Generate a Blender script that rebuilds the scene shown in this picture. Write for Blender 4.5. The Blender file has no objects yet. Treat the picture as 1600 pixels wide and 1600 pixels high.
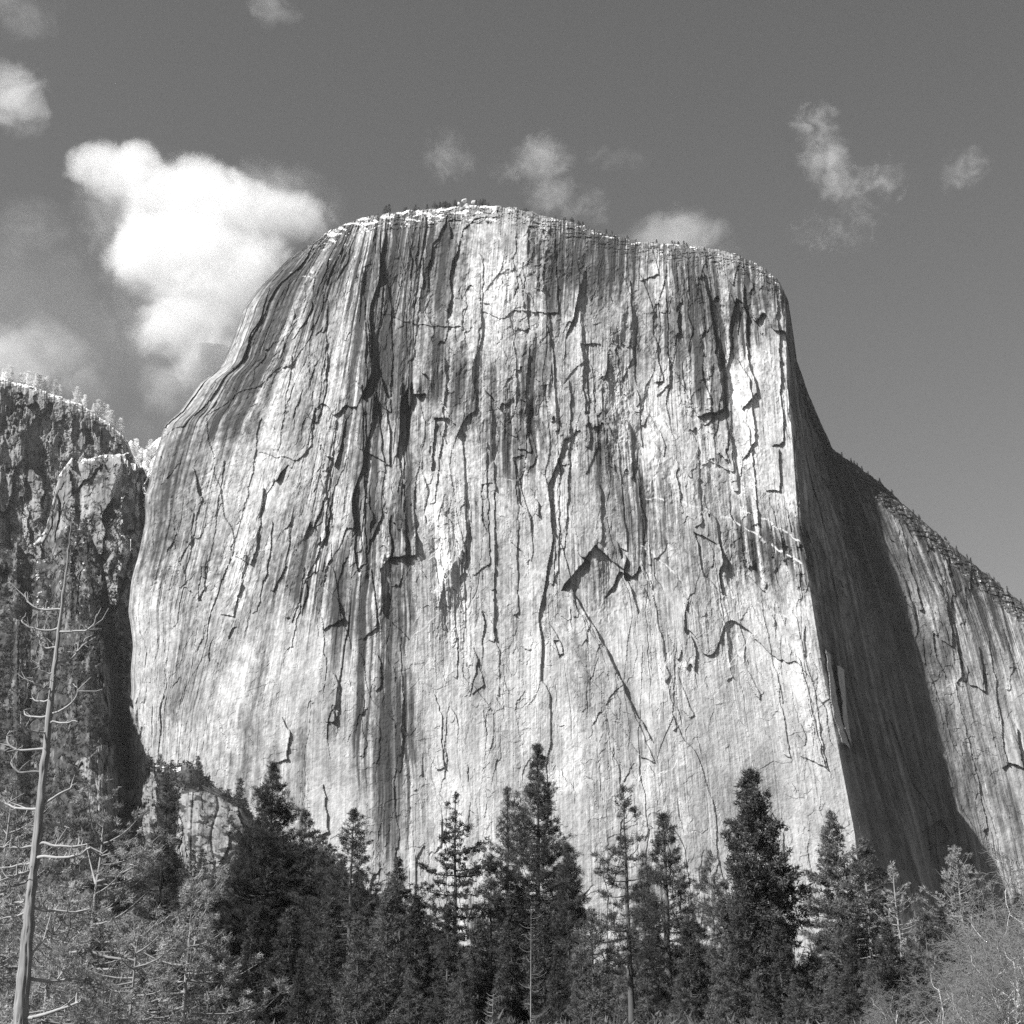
import bpy, math, time
import numpy as np
from mathutils import Vector, noise as mnoise

# ---------------------------------------------------------------- camera, sky, sun, exposure
S = bpy.context.scene
COL = S.collection
F = 2200.0                       # focal length in pixels of a 1600 px frame
PITCH = math.radians(20.5)
EYE = 1.7
cam_d = bpy.data.cameras.new("camera")
cam = bpy.data.objects.new("camera", cam_d)
COL.objects.link(cam)
cam_d.sensor_width = 36.0
cam_d.lens = 36.0 * F / 1600.0
cam_d.clip_start = 0.5
cam_d.clip_end = 40000.0
cam.location = (0, 0, EYE)
cam.rotation_euler = (math.radians(90) + PITCH, 0, 0)
S.camera = cam

SUN = Vector((-0.63, -0.42, 0.65)).normalized()
SUN_EL = math.asin(SUN.z)
SUN_AZ = math.atan2(SUN.x, SUN.y)          # measured from +Y towards +X
W = bpy.data.worlds.new("World")
S.world = W
W.use_nodes = True
nt = W.node_tree
nt.nodes.clear()
wo = nt.nodes.new("ShaderNodeOutputWorld")
bg = nt.nodes.new("ShaderNodeBackground")
sky = nt.nodes.new("ShaderNodeTexSky")
sky.sky_type = 'NISHITA'
sky.sun_disc = False
sky.sun_elevation = SUN_EL
sky.sun_rotation = SUN_AZ
sky.altitude = 1200
sky.air_density = 1.0
sky.dust_density = 1.8
sep = nt.nodes.new("ShaderNodeSeparateColor")   # black-and-white film behind a yellow-orange filter
m1 = nt.nodes.new("ShaderNodeMath"); m1.operation = 'MULTIPLY'; m1.inputs[1].default_value = 0.80
m2 = nt.nodes.new("ShaderNodeMath"); m2.operation = 'MULTIPLY_ADD'; m2.inputs[1].default_value = 0.20
nt.links.new(sky.outputs[0], sep.inputs[0])
nt.links.new(sep.outputs[0], m1.inputs[0])
nt.links.new(sep.outputs[1], m2.inputs[0])
nt.links.new(m1.outputs[0], m2.inputs[2])
nt.links.new(m2.outputs[0], bg.inputs[0])
nt.links.new(bg.outputs[0], wo.inputs[0])
bg.inputs[1].default_value = 0.083

sun_d = bpy.data.lights.new("sun", 'SUN')
sun_d.energy = 5.0
sun_d.angle = math.radians(0.5)
sun_d.color = (1.0, 0.995, 0.985)
sun = bpy.data.objects.new("sun", sun_d)
COL.objects.link(sun)
sun.location = (-300, -200, 400)
sun.rotation_euler = (-SUN).to_track_quat('-Z', 'Y').to_euler()

S.view_settings.view_transform = 'Standard'
S.view_settings.look = 'None'
S.view_settings.exposure = 0.78
S.view_settings.gamma = 1.0
S.view_settings.use_curve_mapping = False
S.cycles.max_bounces = 10
S.cycles.diffuse_bounces = 3
S.cycles.transmission_bounces = 2
S.cycles.transparent_max_bounces = 4
S.cycles.volume_bounces = 8
S.cycles.use_denoising = False      # the remaining noise is as fine as the film grain of the photograph
S.cycles.sample_clamp_indirect = 2.0

# ---------------------------------------------------------------- helpers
def ray(px, py):
    xc = (np.asarray(px, float) - 800) / F
    yc = (800 - np.asarray(py, float)) / F
    return xc, math.cos(PITCH) - yc * math.sin(PITCH), math.sin(PITCH) + yc * math.cos(PITCH)

def at(px, py, Y):
    """world point seen at photo position (px,py) when it stands Y metres ahead"""
    dx, dy, dz = ray(px, py)
    k = Y / dy
    return dx * k, dy * k, EYE + dz * k

_R = np.random.default_rng(12345)
_HT = _R.integers(0, 2 ** 32, 65536, dtype=np.uint64).astype(np.int64)
_GA = _R.random(65536).astype(np.float32) * 2 * math.pi
_GX = np.cos(_GA).astype(np.float32); _GY = np.sin(_GA).astype(np.float32)

def _idx(ix, iy, seed):
    return ((ix + seed * 37) & 255) | (((iy + seed * 101 + (ix >> 8) * 29) & 255) << 8)

def perlin(x, y, seed=0):
    x = np.asarray(x, np.float32); y = np.asarray(y, np.float32)
    xf = np.floor(x); yf = np.floor(y)
    fx = x - xf; fy = y - yf
    x0 = xf.astype(np.int32); y0 = yf.astype(np.int32)
    ux = fx * fx * fx * (fx * (fx * 6 - 15) + 10); uy = fy * fy * fy * (fy * (fy * 6 - 15) + 10)
    r = []
    for oy in (0, 1):
        k0 = _idx(x0, y0 + oy, seed); k1 = _idx(x0 + 1, y0 + oy, seed)
        g0 = _GX[k0] * fx + _GY[k0] * (fy - oy)
        g1 = _GX[k1] * (fx - 1) + _GY[k1] * (fy - oy)
        r.append(g0 + ux * (g1 - g0))
    return (r[0] + uy * (r[1] - r[0])) * np.float32(1.5)

def fbm(x, y, octv=4, seed=0, gain=0.5):
    a = 1.0; s = 0; n = 0
    for i in range(octv):
        s = s + a * perlin(x * 2 ** i + 13.7 * i, y * 2 ** i - 7.3 * i, seed + i * 17); n += a; a *= gain
    return s / n

def facets(x, y, seed):
    """cells of a jittered lattice: three random numbers, offsets from the cell's centre, border distance"""
    x = np.asarray(x, np.float32); y = np.asarray(y, np.float32)
    x0 = np.floor(x).astype(np.int32); y0 = np.floor(y).astype(np.int32)
    fx = x - x0; fy = y - y0
    b1 = np.full(x.shape, 9.0, np.float32); b2 = b1.copy()
    hid = np.zeros(x.shape, np.int64); cx = np.zeros(x.shape, np.float32); cy = cx.copy()
    for ox in (-1, 0, 1):
        for oy in (-1, 0, 1):
            h = _HT[_idx(x0 + ox, y0 + oy, seed)]
            jx = (ox + 0.1 + 0.8 / 65535.0 * (h & 0xffff)).astype(np.float32) - fx
            jy = (oy + 0.1 + 0.8 / 65535.0 * (h >> 16)).astype(np.float32) - fy
            ax = np.abs(jx); ay = np.abs(jy)
            d = np.maximum(ax, ay) * 0.7 + 0.3 * (ax + ay)
            m = d < b1
            b2 = np.where(m, b1, np.minimum(b2, d))
            b1 = np.where(m, d, b1)
            hid = np.where(m, h, hid); cx = np.where(m, -jx, cx); cy = np.where(m, -jy, cy)
    r = [((_HT[(hid + k * 7919 + seed) & 65535] & 0xffff) / 65535.0 - 0.5).astype(np.float32) for k in (1, 2, 3)]
    return r, cx, cy, b2 - b1

def threaded(fn, *arrs):
    """run a pointwise function over bands of rows on all cores"""
    from concurrent.futures import ThreadPoolExecutor
    n = arrs[0].shape[0]; cuts = np.linspace(0, n, 17).astype(int)
    def job(k):
        return fn(*[a[cuts[k]:cuts[k + 1]] for a in arrs])
    with ThreadPoolExecutor(4) as ex:
        return np.concatenate(list(ex.map(job, range(16))), 0)

def smooth(e0, e1, x):
    t = np.clip((x - e0) / (e1 - e0), 0, 1)
    return t * t * (3 - 2 * t)

def inpoly(X, Y, poly):
    p = np.array(poly, float)
    out = np.zeros(X.shape, bool)
    bb = (X >= p[:, 0].min()) & (X <= p[:, 0].max()) & (Y >= p[:, 1].min()) & (Y <= p[:, 1].max())
    xs = X[bb]; ys = Y[bb]; c = np.zeros(xs.shape, bool)
    for (x1, y1), (x2, y2) in zip(p, np.roll(p, -1, 0)):
        if y1 == y2: continue
        c ^= ((y1 > ys) != (y2 > ys)) & (xs < (x2 - x1) * (ys - y1) / (y2 - y1) + x1)
    out[bb] = c
    return out

def polydist(X, Y, pts):
    d = np.full(X.shape, 1e9)
    for (x1, y1), (x2, y2) in zip(pts[:-1], pts[1:]):
        vx, vy = x2 - x1, y2 - y1
        t = np.clip(((X - x1) * vx + (Y - y1) * vy) / (vx * vx + vy * vy), 0, 1)
        d = np.minimum(d, np.hypot(X - x1 - t * vx, Y - y1 - t * vy))
    return d

def mesh_from(name, V, faces_flat, loop_n, mat, smooth_shade=False, attrs=None, uv=None):
    me = bpy.data.meshes.new(name)
    nv = len(V); nf = len(loop_n)
    me.vertices.add(nv); me.vertices.foreach_set("co", np.ascontiguousarray(V, np.float32).ravel())
    me.loops.add(len(faces_flat)); me.loops.foreach_set("vertex_index", np.ascontiguousarray(faces_flat, np.int32))
    me.polygons.add(nf)
    ls = np.zeros(nf, np.int32); ls[1:] = np.cumsum(loop_n)[:-1]
    me.polygons.foreach_set("loop_start", ls)
    me.update(calc_edges=True)
    me.polygons.foreach_set("use_smooth", np.full(nf, smooth_shade))
    for k, a in (attrs or {}).items():
        at_ = me.attributes.new(k, 'FLOAT', 'POINT')
        at_.data.foreach_set("value", np.ascontiguousarray(a, np.float32).ravel())
    if uv is not None:
        l = me.uv_layers.new(name="uv")
        l.data.foreach_set("uv", np.ascontiguousarray(uv[np.asarray(faces_flat)], np.float32).ravel())
    if mat: me.materials.append(mat)
    return me

def link(name, me, parent=None):
    o = bpy.data.objects.new(name, me); COL.objects.link(o)
    if parent: o.parent = parent
    return o

def tag(o, label=None, cat=None, group=None, kind=None):
    if label: o["label"] = label
    if cat: o["category"] = cat
    if group: o["group"] = group
    if kind: o["kind"] = kind
    return o

def empty(name, loc, label, cat, group=None, rz=0.0):
    o = bpy.data.objects.new(name, None); COL.objects.link(o)
    o.location = loc; o.rotation_euler.z = rz; o.empty_display_size = 0.5
    return tag(o, label, cat, group)

def copy_tree(o, parent=None):
    c = o.copy(); COL.objects.link(c)
    if parent: c.parent = parent
    for ch in list(o.children): copy_tree(ch, c)
    return c

def grid_faces(nr, nc):
    i = np.arange(nr * nc).reshape(nr, nc)
    q = np.stack([i[:-1, :-1], i[:-1, 1:], i[1:, 1:], i[1:, :-1]], -1).reshape(-1, 4)
    return q.ravel(), np.full(len(q), 4, np.int32)

# ---------------------------------------------------------------- materials
def new_mat(name, rough=0.9):
    m = bpy.data.materials.new(name); m.use_nodes = True
    b = m.node_tree.nodes["Principled BSDF"]
    b.inputs["Roughness"].default_value = rough
    b.inputs["Specular IOR Level"].default_value = 0.15
    return m, m.node_tree, b

def N(nt_, typ, **kw):
    n = nt_.nodes.new(typ)
    for k, v in kw.items(): setattr(n, k, v)
    return n

def math_node(t, op, a, b=None, c=None, clamp=False):
    n = t.nodes.new("ShaderNodeMath"); n.operation = op; n.use_clamp = clamp
    for i, v in enumerate((a, b, c)):
        if v is None: continue
        if isinstance(v, (int, float)): n.inputs[i].default_value = v
        else: t.links.new(v, n.inputs[i])
    return n.outputs[0]

def noise_node(t, vec, scale, detail=4, rough=0.55):
    n = t.nodes.new("ShaderNodeTexNoise"); n.inputs["Scale"].default_value = scale
    n.inputs["Detail"].default_value = detail; n.inputs["Roughness"].default_value = rough
    t.links.new(vec, n.inputs["Vector"])
    return n

def rock_material(name, uv_streak=0.35, bump=1.0):
    """granite: albedo from the sculpted sheet's own stain map, finer streaks and grain from noise"""
    m, t, b = new_mat(name, 0.92)
    a = N(t, "ShaderNodeAttribute", attribute_name="stain")
    uv = N(t, "ShaderNodeUVMap")
    mp = N(t, "ShaderNodeMapping"); mp.inputs["Scale"].default_value = (1.0, 0.022, 1.0)
    t.links.new(uv.outputs[0], mp.inputs[0])
    st = noise_node(t, mp.outputs[0], 0.55, 5, 0.6)
    tc = N(t, "ShaderNodeTexCoord")
    gr = noise_node(t, tc.outputs["Object"], 0.35, 6, 0.65)
    s1 = math_node(t, 'MULTIPLY_ADD', st.outputs[0], uv_streak * 2, 1 - uv_streak)
    g1 = math_node(t, 'MULTIPLY_ADD', gr.outputs[0], 0.7, 0.65)
    v = math_node(t, 'MULTIPLY', a.outputs["Fac"], s1)
    v = math_node(t, 'MULTIPLY', v, g1)
    v = math_node(t, 'MINIMUM', v, 0.85)
    t.links.new(v, b.inputs["Base Color"])
    bp = N(t, "ShaderNodeBump"); bp.inputs["Strength"].default_value = 0.7; bp.inputs["Distance"].default_value = bump
    h = math_node(t, 'MULTIPLY_ADD', st.outputs[0], 1.0, math_node(t, 'MULTIPLY', gr.outputs[0], 1.6))
    t.links.new(h, bp.inputs["Height"]); t.links.new(bp.outputs[0], b.inputs["Normal"])
    return m

def plain_material(name, val, var=0.25, scale=1.0, rough=0.9, stretch=None):
    m, t, b = new_mat(name, rough)
    tc = N(t, "ShaderNodeTexCoord")
    vec = tc.outputs["Object"]
    if stretch:
        mp = N(t, "ShaderNodeMapping"); mp.inputs["Scale"].default_value = stretch
        t.links.new(vec, mp.inputs[0]); vec = mp.outputs[0]
    n = noise_node(t, vec, scale, 6, 0.65)
    v = math_node(t, 'MULTIPLY_ADD', n.outputs[0], 2 * var * val, val * (1 - var))
    t.links.new(v, b.inputs["Base Color"])
    bp = N(t, "ShaderNodeBump"); bp.inputs["Strength"].default_value = 0.6; bp.inputs["Distance"].default_value = 0.05 / max(scale, 0.01) * 0.6
    t.links.new(n.outputs[0], bp.inputs["Height"]); t.links.new(bp.outputs[0], b.inputs["Normal"])
    return m

def foliage_material(name, val, var=0.5, trans=0.3):
    m = bpy.data.materials.new(name); m.use_nodes = True
    t = m.node_tree; t.nodes.clear()
    out = N(t, "ShaderNodeOutputMaterial")
    a = N(t, "ShaderNodeAttribute", attribute_name="tone")
    oi = N(t, "ShaderNodeObjectInfo")
    v = math_node(t, 'MULTIPLY_ADD', a.outputs["Fac"], 2 * var, 1 - var)
    v = math_node(t, 'MULTIPLY', v, val)
    r = math_node(t, 'MULTIPLY_ADD', oi.outputs["Random"], 0.3, 0.85)
    v = math_node(t, 'MULTIPLY', v, r)
    d = N(t, "ShaderNodeBsdfDiffuse"); tr = N(t, "ShaderNodeBsdfTranslucent"); mx = N(t, "ShaderNodeMixShader")
    mx.inputs[0].default_value = trans
    t.links.new(v, d.inputs[0]); t.links.new(v, tr.inputs[0])
    t.links.new(d.outputs[0], mx.inputs[1]); t.links.new(tr.outputs[0], mx.inputs[2])
    t.links.new(mx.outputs[0], out.inputs[0])
    return m
# ---------------------------------------------------------------- rock sheets: sculpted relief surfaces
def relief_sheet(guides, depth_fn, disp_fn, tone_fn, outline=None, dens=0.85, back=(600, -150), jag=1.5, seed=0, edge_jag=0.0, edge_right=0.0):
    """guides: [(polyline top->base in photo px, depth offset m)], swept left to right.  Returns V, faces, tone, uv, (X,Y px,u)"""
    ymin = min(min(p[1] for p in g[0]) for g in guides); ymax = max(max(p[1] for p in g[0]) for g in guides)
    nT = int((ymax - ymin) * dens)
    t = np.linspace(0, 1, nT)
    GX, GY, GD = [], [], []
    for pl, off in guides:
        p = np.array(pl, float)[::-1]                       # base -> top
        tt = (p[0, 1] - p[:, 1]) / (p[0, 1] - p[-1, 1])
        GX.append(np.interp(t, tt, p[:, 0])); GY.append(np.interp(t, tt, p[:, 1]))
        if callable(off): GD.append(off(t))
        elif np.ndim(off): GD.append(np.interp(t, np.linspace(0, 1, len(off)), off[::-1]))
        else: GD.append(np.full(nT, float(off)))
    GX, GY, GD = map(np.array, (GX, GY, GD))
    k = 4                                                   # soften the kinks of the polylines
    ker = np.hanning(2 * k * 2 + 1); ker /= ker.sum()
    def sm(a):
        p = np.concatenate([2 * a[:, :1] - a[:, 1:2 * k + 1][:, ::-1], a, 2 * a[:, -1:] - a[:, -2 * k - 1:-1][:, ::-1]], 1)
        return np.array([np.convolve(r, ker, 'valid') for r in p])
    GX = sm(GX); GD = sm(GD)
    us = []; ks = []
    for i in range(len(guides) - 1):
        n = max(2, int(np.max(np.abs(GX[i + 1] - GX[i])) * 0.5 * dens + np.mean(np.abs(GX[i + 1] - GX[i])) * 0.5 * dens))
        f = np.linspace(0, 1, n, endpoint=False); us.append(f); ks.append(np.full(n, i))
    us = np.concatenate(us + [[1.0]]); ks = np.concatenate(ks + [[len(guides) - 2]])
    w = us[:, None]
    X = (GX[ks] * (1 - w) + GX[ks + 1] * w).T; Yp = (GY[ks] * (1 - w) + GY[ks + 1] * w).T; D = (GD[ks] * (1 - w) + GD[ks + 1] * w).T
    U = (ks + us)[None, :] + 0 * X; T = t[:, None] + 0 * X
    if edge_jag: X = X + edge_jag * fbm(Yp / 120, Yp * 0 + 3, 2, seed + 9) * 2.0 * np.clip(1 - U / 0.6, 0, 1)
    if edge_right: X = X + edge_right * fbm(Yp / 22, Yp * 0 + 5, 4, seed + 19) * 2.0 * np.clip((U - (len(guides) - 3)) , 0, 1)
    if outline is not None:
        o = np.array(outline, float)
        yo = np.interp(X[-1], o[:, 0], o[:, 1])
        yo = yo + jag * (fbm(X[-1] / 14, X[-1] * 0 + seed, 4, seed + 3) * 2.6 + 1.3 * np.abs(perlin(X[-1] / 4, X[-1] * 0 + 2, seed + 4)))
        m = U[-1] >= 0
        Yp = np.where(m[None, :], Yp[0] + (Yp - Yp[0]) * (yo - Yp[0]) / (Yp[-1] - Yp[0]), Yp)
    Dm = D + depth_fn(U, T, X, Yp)
    # arc coordinate across the face in metres
    mid = int(nT * 0.45)
    sx = np.concatenate([[0], np.cumsum(np.hypot(np.diff(X[mid]) * Dm[mid, 1:] / F, np.diff(Dm[mid]) * 0.5))])
    sc = sx[None, :] + 0 * X
    _, _, Z = at(X, Yp, Dm)
    disp = threaded(disp_fn, sc, Z, X, Yp, U, T)
    D2 = Dm - disp
    x, y, z = at(X, Yp, D2)
    tone = threaded(tone_fn, sc, Z, X, Yp, U, T, disp)
    V = np.stack([x, y, z], -1)
    # the ground behind the brow: the summit slopes away from the valley
    nb = 14
    rows = [V]; tb = [tone]; uvb = [np.stack([sc, Z], -1)]
    last = V[-1]
    hx = last[:, 0].copy()
    for j in range(1, nb + 1):
        q = (j / nb) ** 1.6
        r = last.copy(); r[:, 1] += back[0] * q; r[:, 0] = hx * (1 + 0.1 * q); r[:, 2] += back[1] * q + 6 * q * fbm(hx / 60, hx * 0 + j, 3, seed)
        rows.append(r[None]); tb.append(tone[-1:]); uvb.append((np.stack([sc[-1], Z[-1] + back[0] * q], -1))[None])
    V = np.concatenate(rows, 0); nr, nc = V.shape[:2]
    ff, ln = grid_faces(nr, nc)
    return V.reshape(-1, 3), ff, ln, np.concatenate(tb, 0).ravel(), np.concatenate(uvb, 0).reshape(-1, 2), (X, Yp, D2)

def facet_relief(s, z, ws, wz, seed, amp, tilt, tiltz=0.15, crack=0.0, warp=0.35):
    wx = fbm(s / ws * 0.8, z / wz * 1.6, 3, seed + 31) * warp * 1.6
    wy = fbm(s / ws * 1.1 + 9, z / wz * 1.1, 3, seed + 47) * warp
    r, cx, cy, b = facets(s / ws + wx, z / wz + wy, seed)
    d = amp * r[0] * 2 + tilt * r[1] * 2 * cx * ws + tiltz * r[2] * 2 * cy * wz
    if crack: d = d - crack * (1 - smooth(0.0, 0.05, b))
    return d, r

OUTLINE = [(495, 375), (505, 368), (520, 357), (560, 341), (600, 334), (650, 328), (700, 324), (735, 320), (770, 322), (800, 323), (850, 337), (900, 348),
           (950, 365), (1000, 377), (1060, 382), (1100, 386), (1150, 396), (1190, 415), (1218, 440), (1232, 470), (1241, 530), (1245, 562),
           (1262, 612), (1300, 700), (1340, 728), (1380, 757), (1420, 795), (1470, 838), (1520, 880), (1560, 912), (1600, 945), (1800, 1080), (2100, 1250)]
BASE = 1540
CG = [  # guide lines of the big face, each from brow to foot
    ([(498, 373), (480, 384), (450, 402), (425, 430), (400, 456), (380, 485), (374, 502), (360, 535), (346, 572), (336, 582), (312, 598), (296, 622), (281, 644), (259, 663), (247, 700), (235, 741), (226, 775), (226, 815), (219, 860), (207, 918), (200, 955),
      (207, 1010), (206, 1078), (200, 1108), (204, 1140), (192, BASE)], [110, 100, 100, 95, 85]),
    ([(540, 350), (502, 430), (468, 530), (436, 640), (398, 780), (350, 950), (308, 1120), (268, BASE)], [62, 58, 56, 48, 30]),
    ([(604, 333), (590, 450), (574, 600), (556, 750), (534, 900), (514, 1100), (502, BASE)], [8, 6, 4, 0, -6]),
    ([(672, 326), (650, 480), (643, 700), (650, 900), (660, 1300), (662, BASE)], [0, -4, -5, -8, -10]),
    ([(842, 335), (830, 600), (830, 900), (825, BASE)], [-10, -12, -18, -22, -25]),
    ([(1000, 377), (992, 600), (1010, 900), (1030, 1200), (1055, BASE)], [-25, -22, -25, -30, -32]),
    ([(1118, 389), (1130, 500), (1150, 700), (1170, 900), (1212, 1200), (1245, BASE)], [-45, -40, -38, -34, -30]),
    ([(1226, 458), (1228, 520), (1230, 600), (1239, 700), (1247, 820), (1262, 900), (1286, 1050), (1306, 1150), (1335, 1300), (1362, BASE)], [-75, -65, -58, -50, -42]),
    ([(1240, 520), (1243, 600), (1262, 700), (1287, 800), (1306, 900), (1332, 1050), (1370, 1200), (1432, 1400), (1466, BASE)], [-15, -5, 0, 5, -5]),
    ([(1302, 703), (1340, 800), (1372, 900), (1432, 1100), (1482, 1300), (1520, BASE)], [-20, 8, 38, 58, 70]),
    ([(1382, 759), (1420, 850), (1452, 930), (1492, 1100), (1540, 1300), (1590, BASE)], [-25, 8, 38, 60, 85]),
    ([(1500, 862), (1545, 1000), (1585, 1150), (1630, 1350), (1660, BASE)], [-30, 0, 28, 60, 95]),
    ([(1600, 945), (1660, 1130), (1720, 1300), (1760, BASE)], [-40, -10, 15, 55, 90]),
    ([(1820, 1093), (1900, 1250), (2050, BASE)], [-90, -60, -30, 0, 40]),
]
# hand-set slabs, flakes, roofs and recesses: (outline in photo px, metres towards the viewer)
FLAKES = [
    ([(478, 560), (512, 533), (510, 600), (497, 662), (476, 645)], 5), ([(536, 505), (574, 500), (579, 560), (600, 720), (560, 700)], 5),
    ([(598, 560), (628, 590), (633, 868), (606, 870)], 4), ([(540, 620), (566, 600), (572, 880), (548, 900)], 4),
    ([(740, 372), (868, 372), (872, 488), (805, 486), (780, 499), (752, 484), (738, 430)], 4),
    ([(830, 418), (850, 424), (849, 453), (834, 450)], 4), ([(800, 560), (826, 543), (822, 620), (829, 705), (808, 700)], 5),
    ([(1040, 428), (1098, 425), (1124, 560), (1130, 640), (1090, 650), (1046, 560)], 11), ([(1140, 435), (1163, 445), (1168, 560), (1184, 612), (1160, 640), (1148, 560)], 9),
    ([(1194, 445), (1212, 448), (1219, 560), (1223, 690), (1206, 700), (1198, 580)], 6), ([(1190, 700), (1215, 702), (1219, 765), (1196, 769)], 6),
    ([(1150, 560), (1172, 590), (1180, 690), (1160, 720), (1148, 640)], 6), ([(1100, 640), (1140, 620), (1146, 740), (1110, 720)], 4),
    ([(876, 922), (932, 850), (958, 878), (988, 902), (1002, 884), (1030, 960), (1042, 1020), (1022, 1160), (992, 1110), (945, 1010), (896, 926)], -6),
    ([(945, 935), (968, 895), (990, 900), (985, 912), (962, 925)], -5), ([(866, 925), (888, 930), (962, 1040), (1022, 1192), (1002, 1184), (900, 1020)], 2.2),
    ([(1024, 1190), (1040, 1040), (1056, 1010), (1050, 1120)], 1.5),
    ([(594, 890), (610, 868), (650, 870), (668, 905), (684, 960), (640, 1000), (600, 960)], -5), ([(426, 1150), (440, 1120), (453, 1142), (448, 1186), (430, 1190)], 5),
    ([(358, 870), (386, 865), (366, 962), (344, 962)], 5), ([(384, 790), (414, 763), (402, 850), (392, 882), (366, 868)], 6),
    ([(428, 640), (492, 636), (486, 695), (463, 719), (404, 708)], 4), ([(498, 915), (526, 932), (538, 965), (505, 985)], 6),
    ([(833, 778), (842, 784), (842, 806), (836, 802)], 6), ([(680, 653), (703, 655), (712, 740), (674, 735)], -4),
    ([(590, 470), (660, 492), (722, 500), (722, 512), (652, 508), (594, 488)], 3), ([(870, 430), (905, 440), (912, 560), (880, 600), (866, 520)], 3),
    ([(908, 535), (940, 538), (945, 640), (915, 650)], -3), ([(952, 450), (985, 440), (990, 560), (968, 600), (950, 540)], 4),
    ([(1020, 470), (1040, 460), (1046, 600), (1026, 620)], 4), ([(730, 700), (760, 690), (765, 880), (738, 900)], 3),
    ([(455, 760), (500, 740), (520, 820), (480, 900), (450, 840)], 3), ([(560, 900), (580, 890), (590, 980), (565, 1000)], 4),
    ([(720, 1060), (740, 1020), (748, 1030), (735, 1090)], 3), ([(480, 1240), (505, 1225), (512, 1300), (490, 1310)], 4),
    ([(905, 560), (925, 570), (935, 700), (915, 740), (900, 650)], 3), ([(1085, 830), (1120, 850), (1130, 930), (1100, 900)], -3),
    ([(1210, 1010), (1250, 1030), (1290, 1200), (1250, 1180)], 3), ([(980, 385), (1020, 390), (1030, 430), (1000, 440)], 4),
    ([(700, 345), (722, 345), (728, 372), (706, 376)], -5), ([(800, 440), (815, 436), (818, 480), (804, 484)], 2),
    ([(1290, 1016), (1297, 1022), (1309, 1100), (1329, 1170), (1314, 1160), (1298, 1090)], 36), ([(1307, 1038), (1319, 1046), (1323, 1110), (1331, 1166), (1320, 1140)], 40),
    ([(1440, 1300), (1470, 1280), (1490, 1310), (1450, 1330)], -8), ([(1560, 1130), (1590, 1140), (1600, 1200), (1570, 1190)], 6),
    ([(1505, 1000), (1530, 1010), (1540, 1080), (1515, 1070)], 4), ([(1460, 930), (1480, 935), (1490, 1010), (1470, 1000)], 4),
]
# stained and clean zones: (cx, cy, rx, ry, amount)   + darker, - paler
ZONES = [(330, 640, 80, 110, .35), (262, 820, 45, 130, .45), (440, 430, 50, 50, .3), (470, 640, 60, 60, .25), (560, 700, 40, 120, .4), (600, 800, 30, 80, .5), (870, 560, 40, 80, .35), (760, 600, 40, 120, .25), (1240, 900, 30, 100, .3), (990, 1150, 60, 60, .25), (500, 1120, 50, 60, .2),
         (600, 410, 130, 60, .8), (500, 470, 60, 60, .5), (600, 620, 70, 150, .5), (640, 745, 16, 140, .9), (578, 560, 26, 90, .8), (552, 960, 22, 50, .6), (622, 960, 66, 60, .7),
         (612, 1160, 50, 200, 1.2), (900, 405, 90, 50, .7), (965, 410, 60, 50, .8), (1080, 520, 55, 100, .8), (1125, 640, 30, 60, .6), (928, 700, 30, 55, .9), (1000, 770, 60, 50, .5),
         (1080, 870, 80, 70, .45), (1195, 850, 60, 40, 1.0), (700, 590, 60, 80, .6), (830, 620, 20, 90, .8), (400, 560, 80, 110, .3), (310, 720, 60, 100, .3), (1080, 1120, 60, 70, .3),
         (480, 840, 60, 80, .35), (520, 930, 80, 60, .4), (1190, 480, 30, 60, .3), (1050, 690, 60, 60, .3), (900, 950, 40, 60, .2), (460, 1220, 80, 60, .15), (1500, 900, 60, 80, .9), (1560, 980, 40, 60, .8), (1560, 1250, 60, 80, .3), (1380, 900, 60, 300, .25),
         (785, 440, 48, 70, -0.59), (1128, 480, 16, 60, -0.65), (975, 620, 60, 60, -0.36), (700, 820, 50, 100, -0.39), (1195, 600, 30, 110, -0.39), (1205, 730, 24, 60, -0.45), (740, 1000, 120, 90, -0.26),
         (330, 1040, 70, 90, .3), (1010, 1250, 80, 80, -0.23), (950, 950, 40, 60, -0.20), (1180, 1120, 50, 120, -0.26), (430, 600, 40, 60, -0.13), (1280, 1150, 30, 60, -0.20), (790, 330, 30, 20, -0.52), (780, 1200, 160, 100, -0.20), (400, 1000, 60, 90, .12)]
PALE_LINES = [([(1010, 778), (1060, 782), (1120, 800), (1180, 835), (1250, 880)], 1.5), ([(1040, 700), (1010, 770)], 1), ([(1140, 790), (1200, 815), (1248, 845)], 1.2),
              ([(1160, 930), (1220, 960), (1275, 985)], .8), ([(990, 1215), (1040, 1208)], 3.0),
              ([(1180, 1388), (1250, 1400)], 2.5), ([(700, 760), (740, 745), (800, 750)], .6), ([(1000, 850), (1060, 900), (1100, 980)], 1.0)]

_rf = np.random.default_rng(77)
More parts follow.
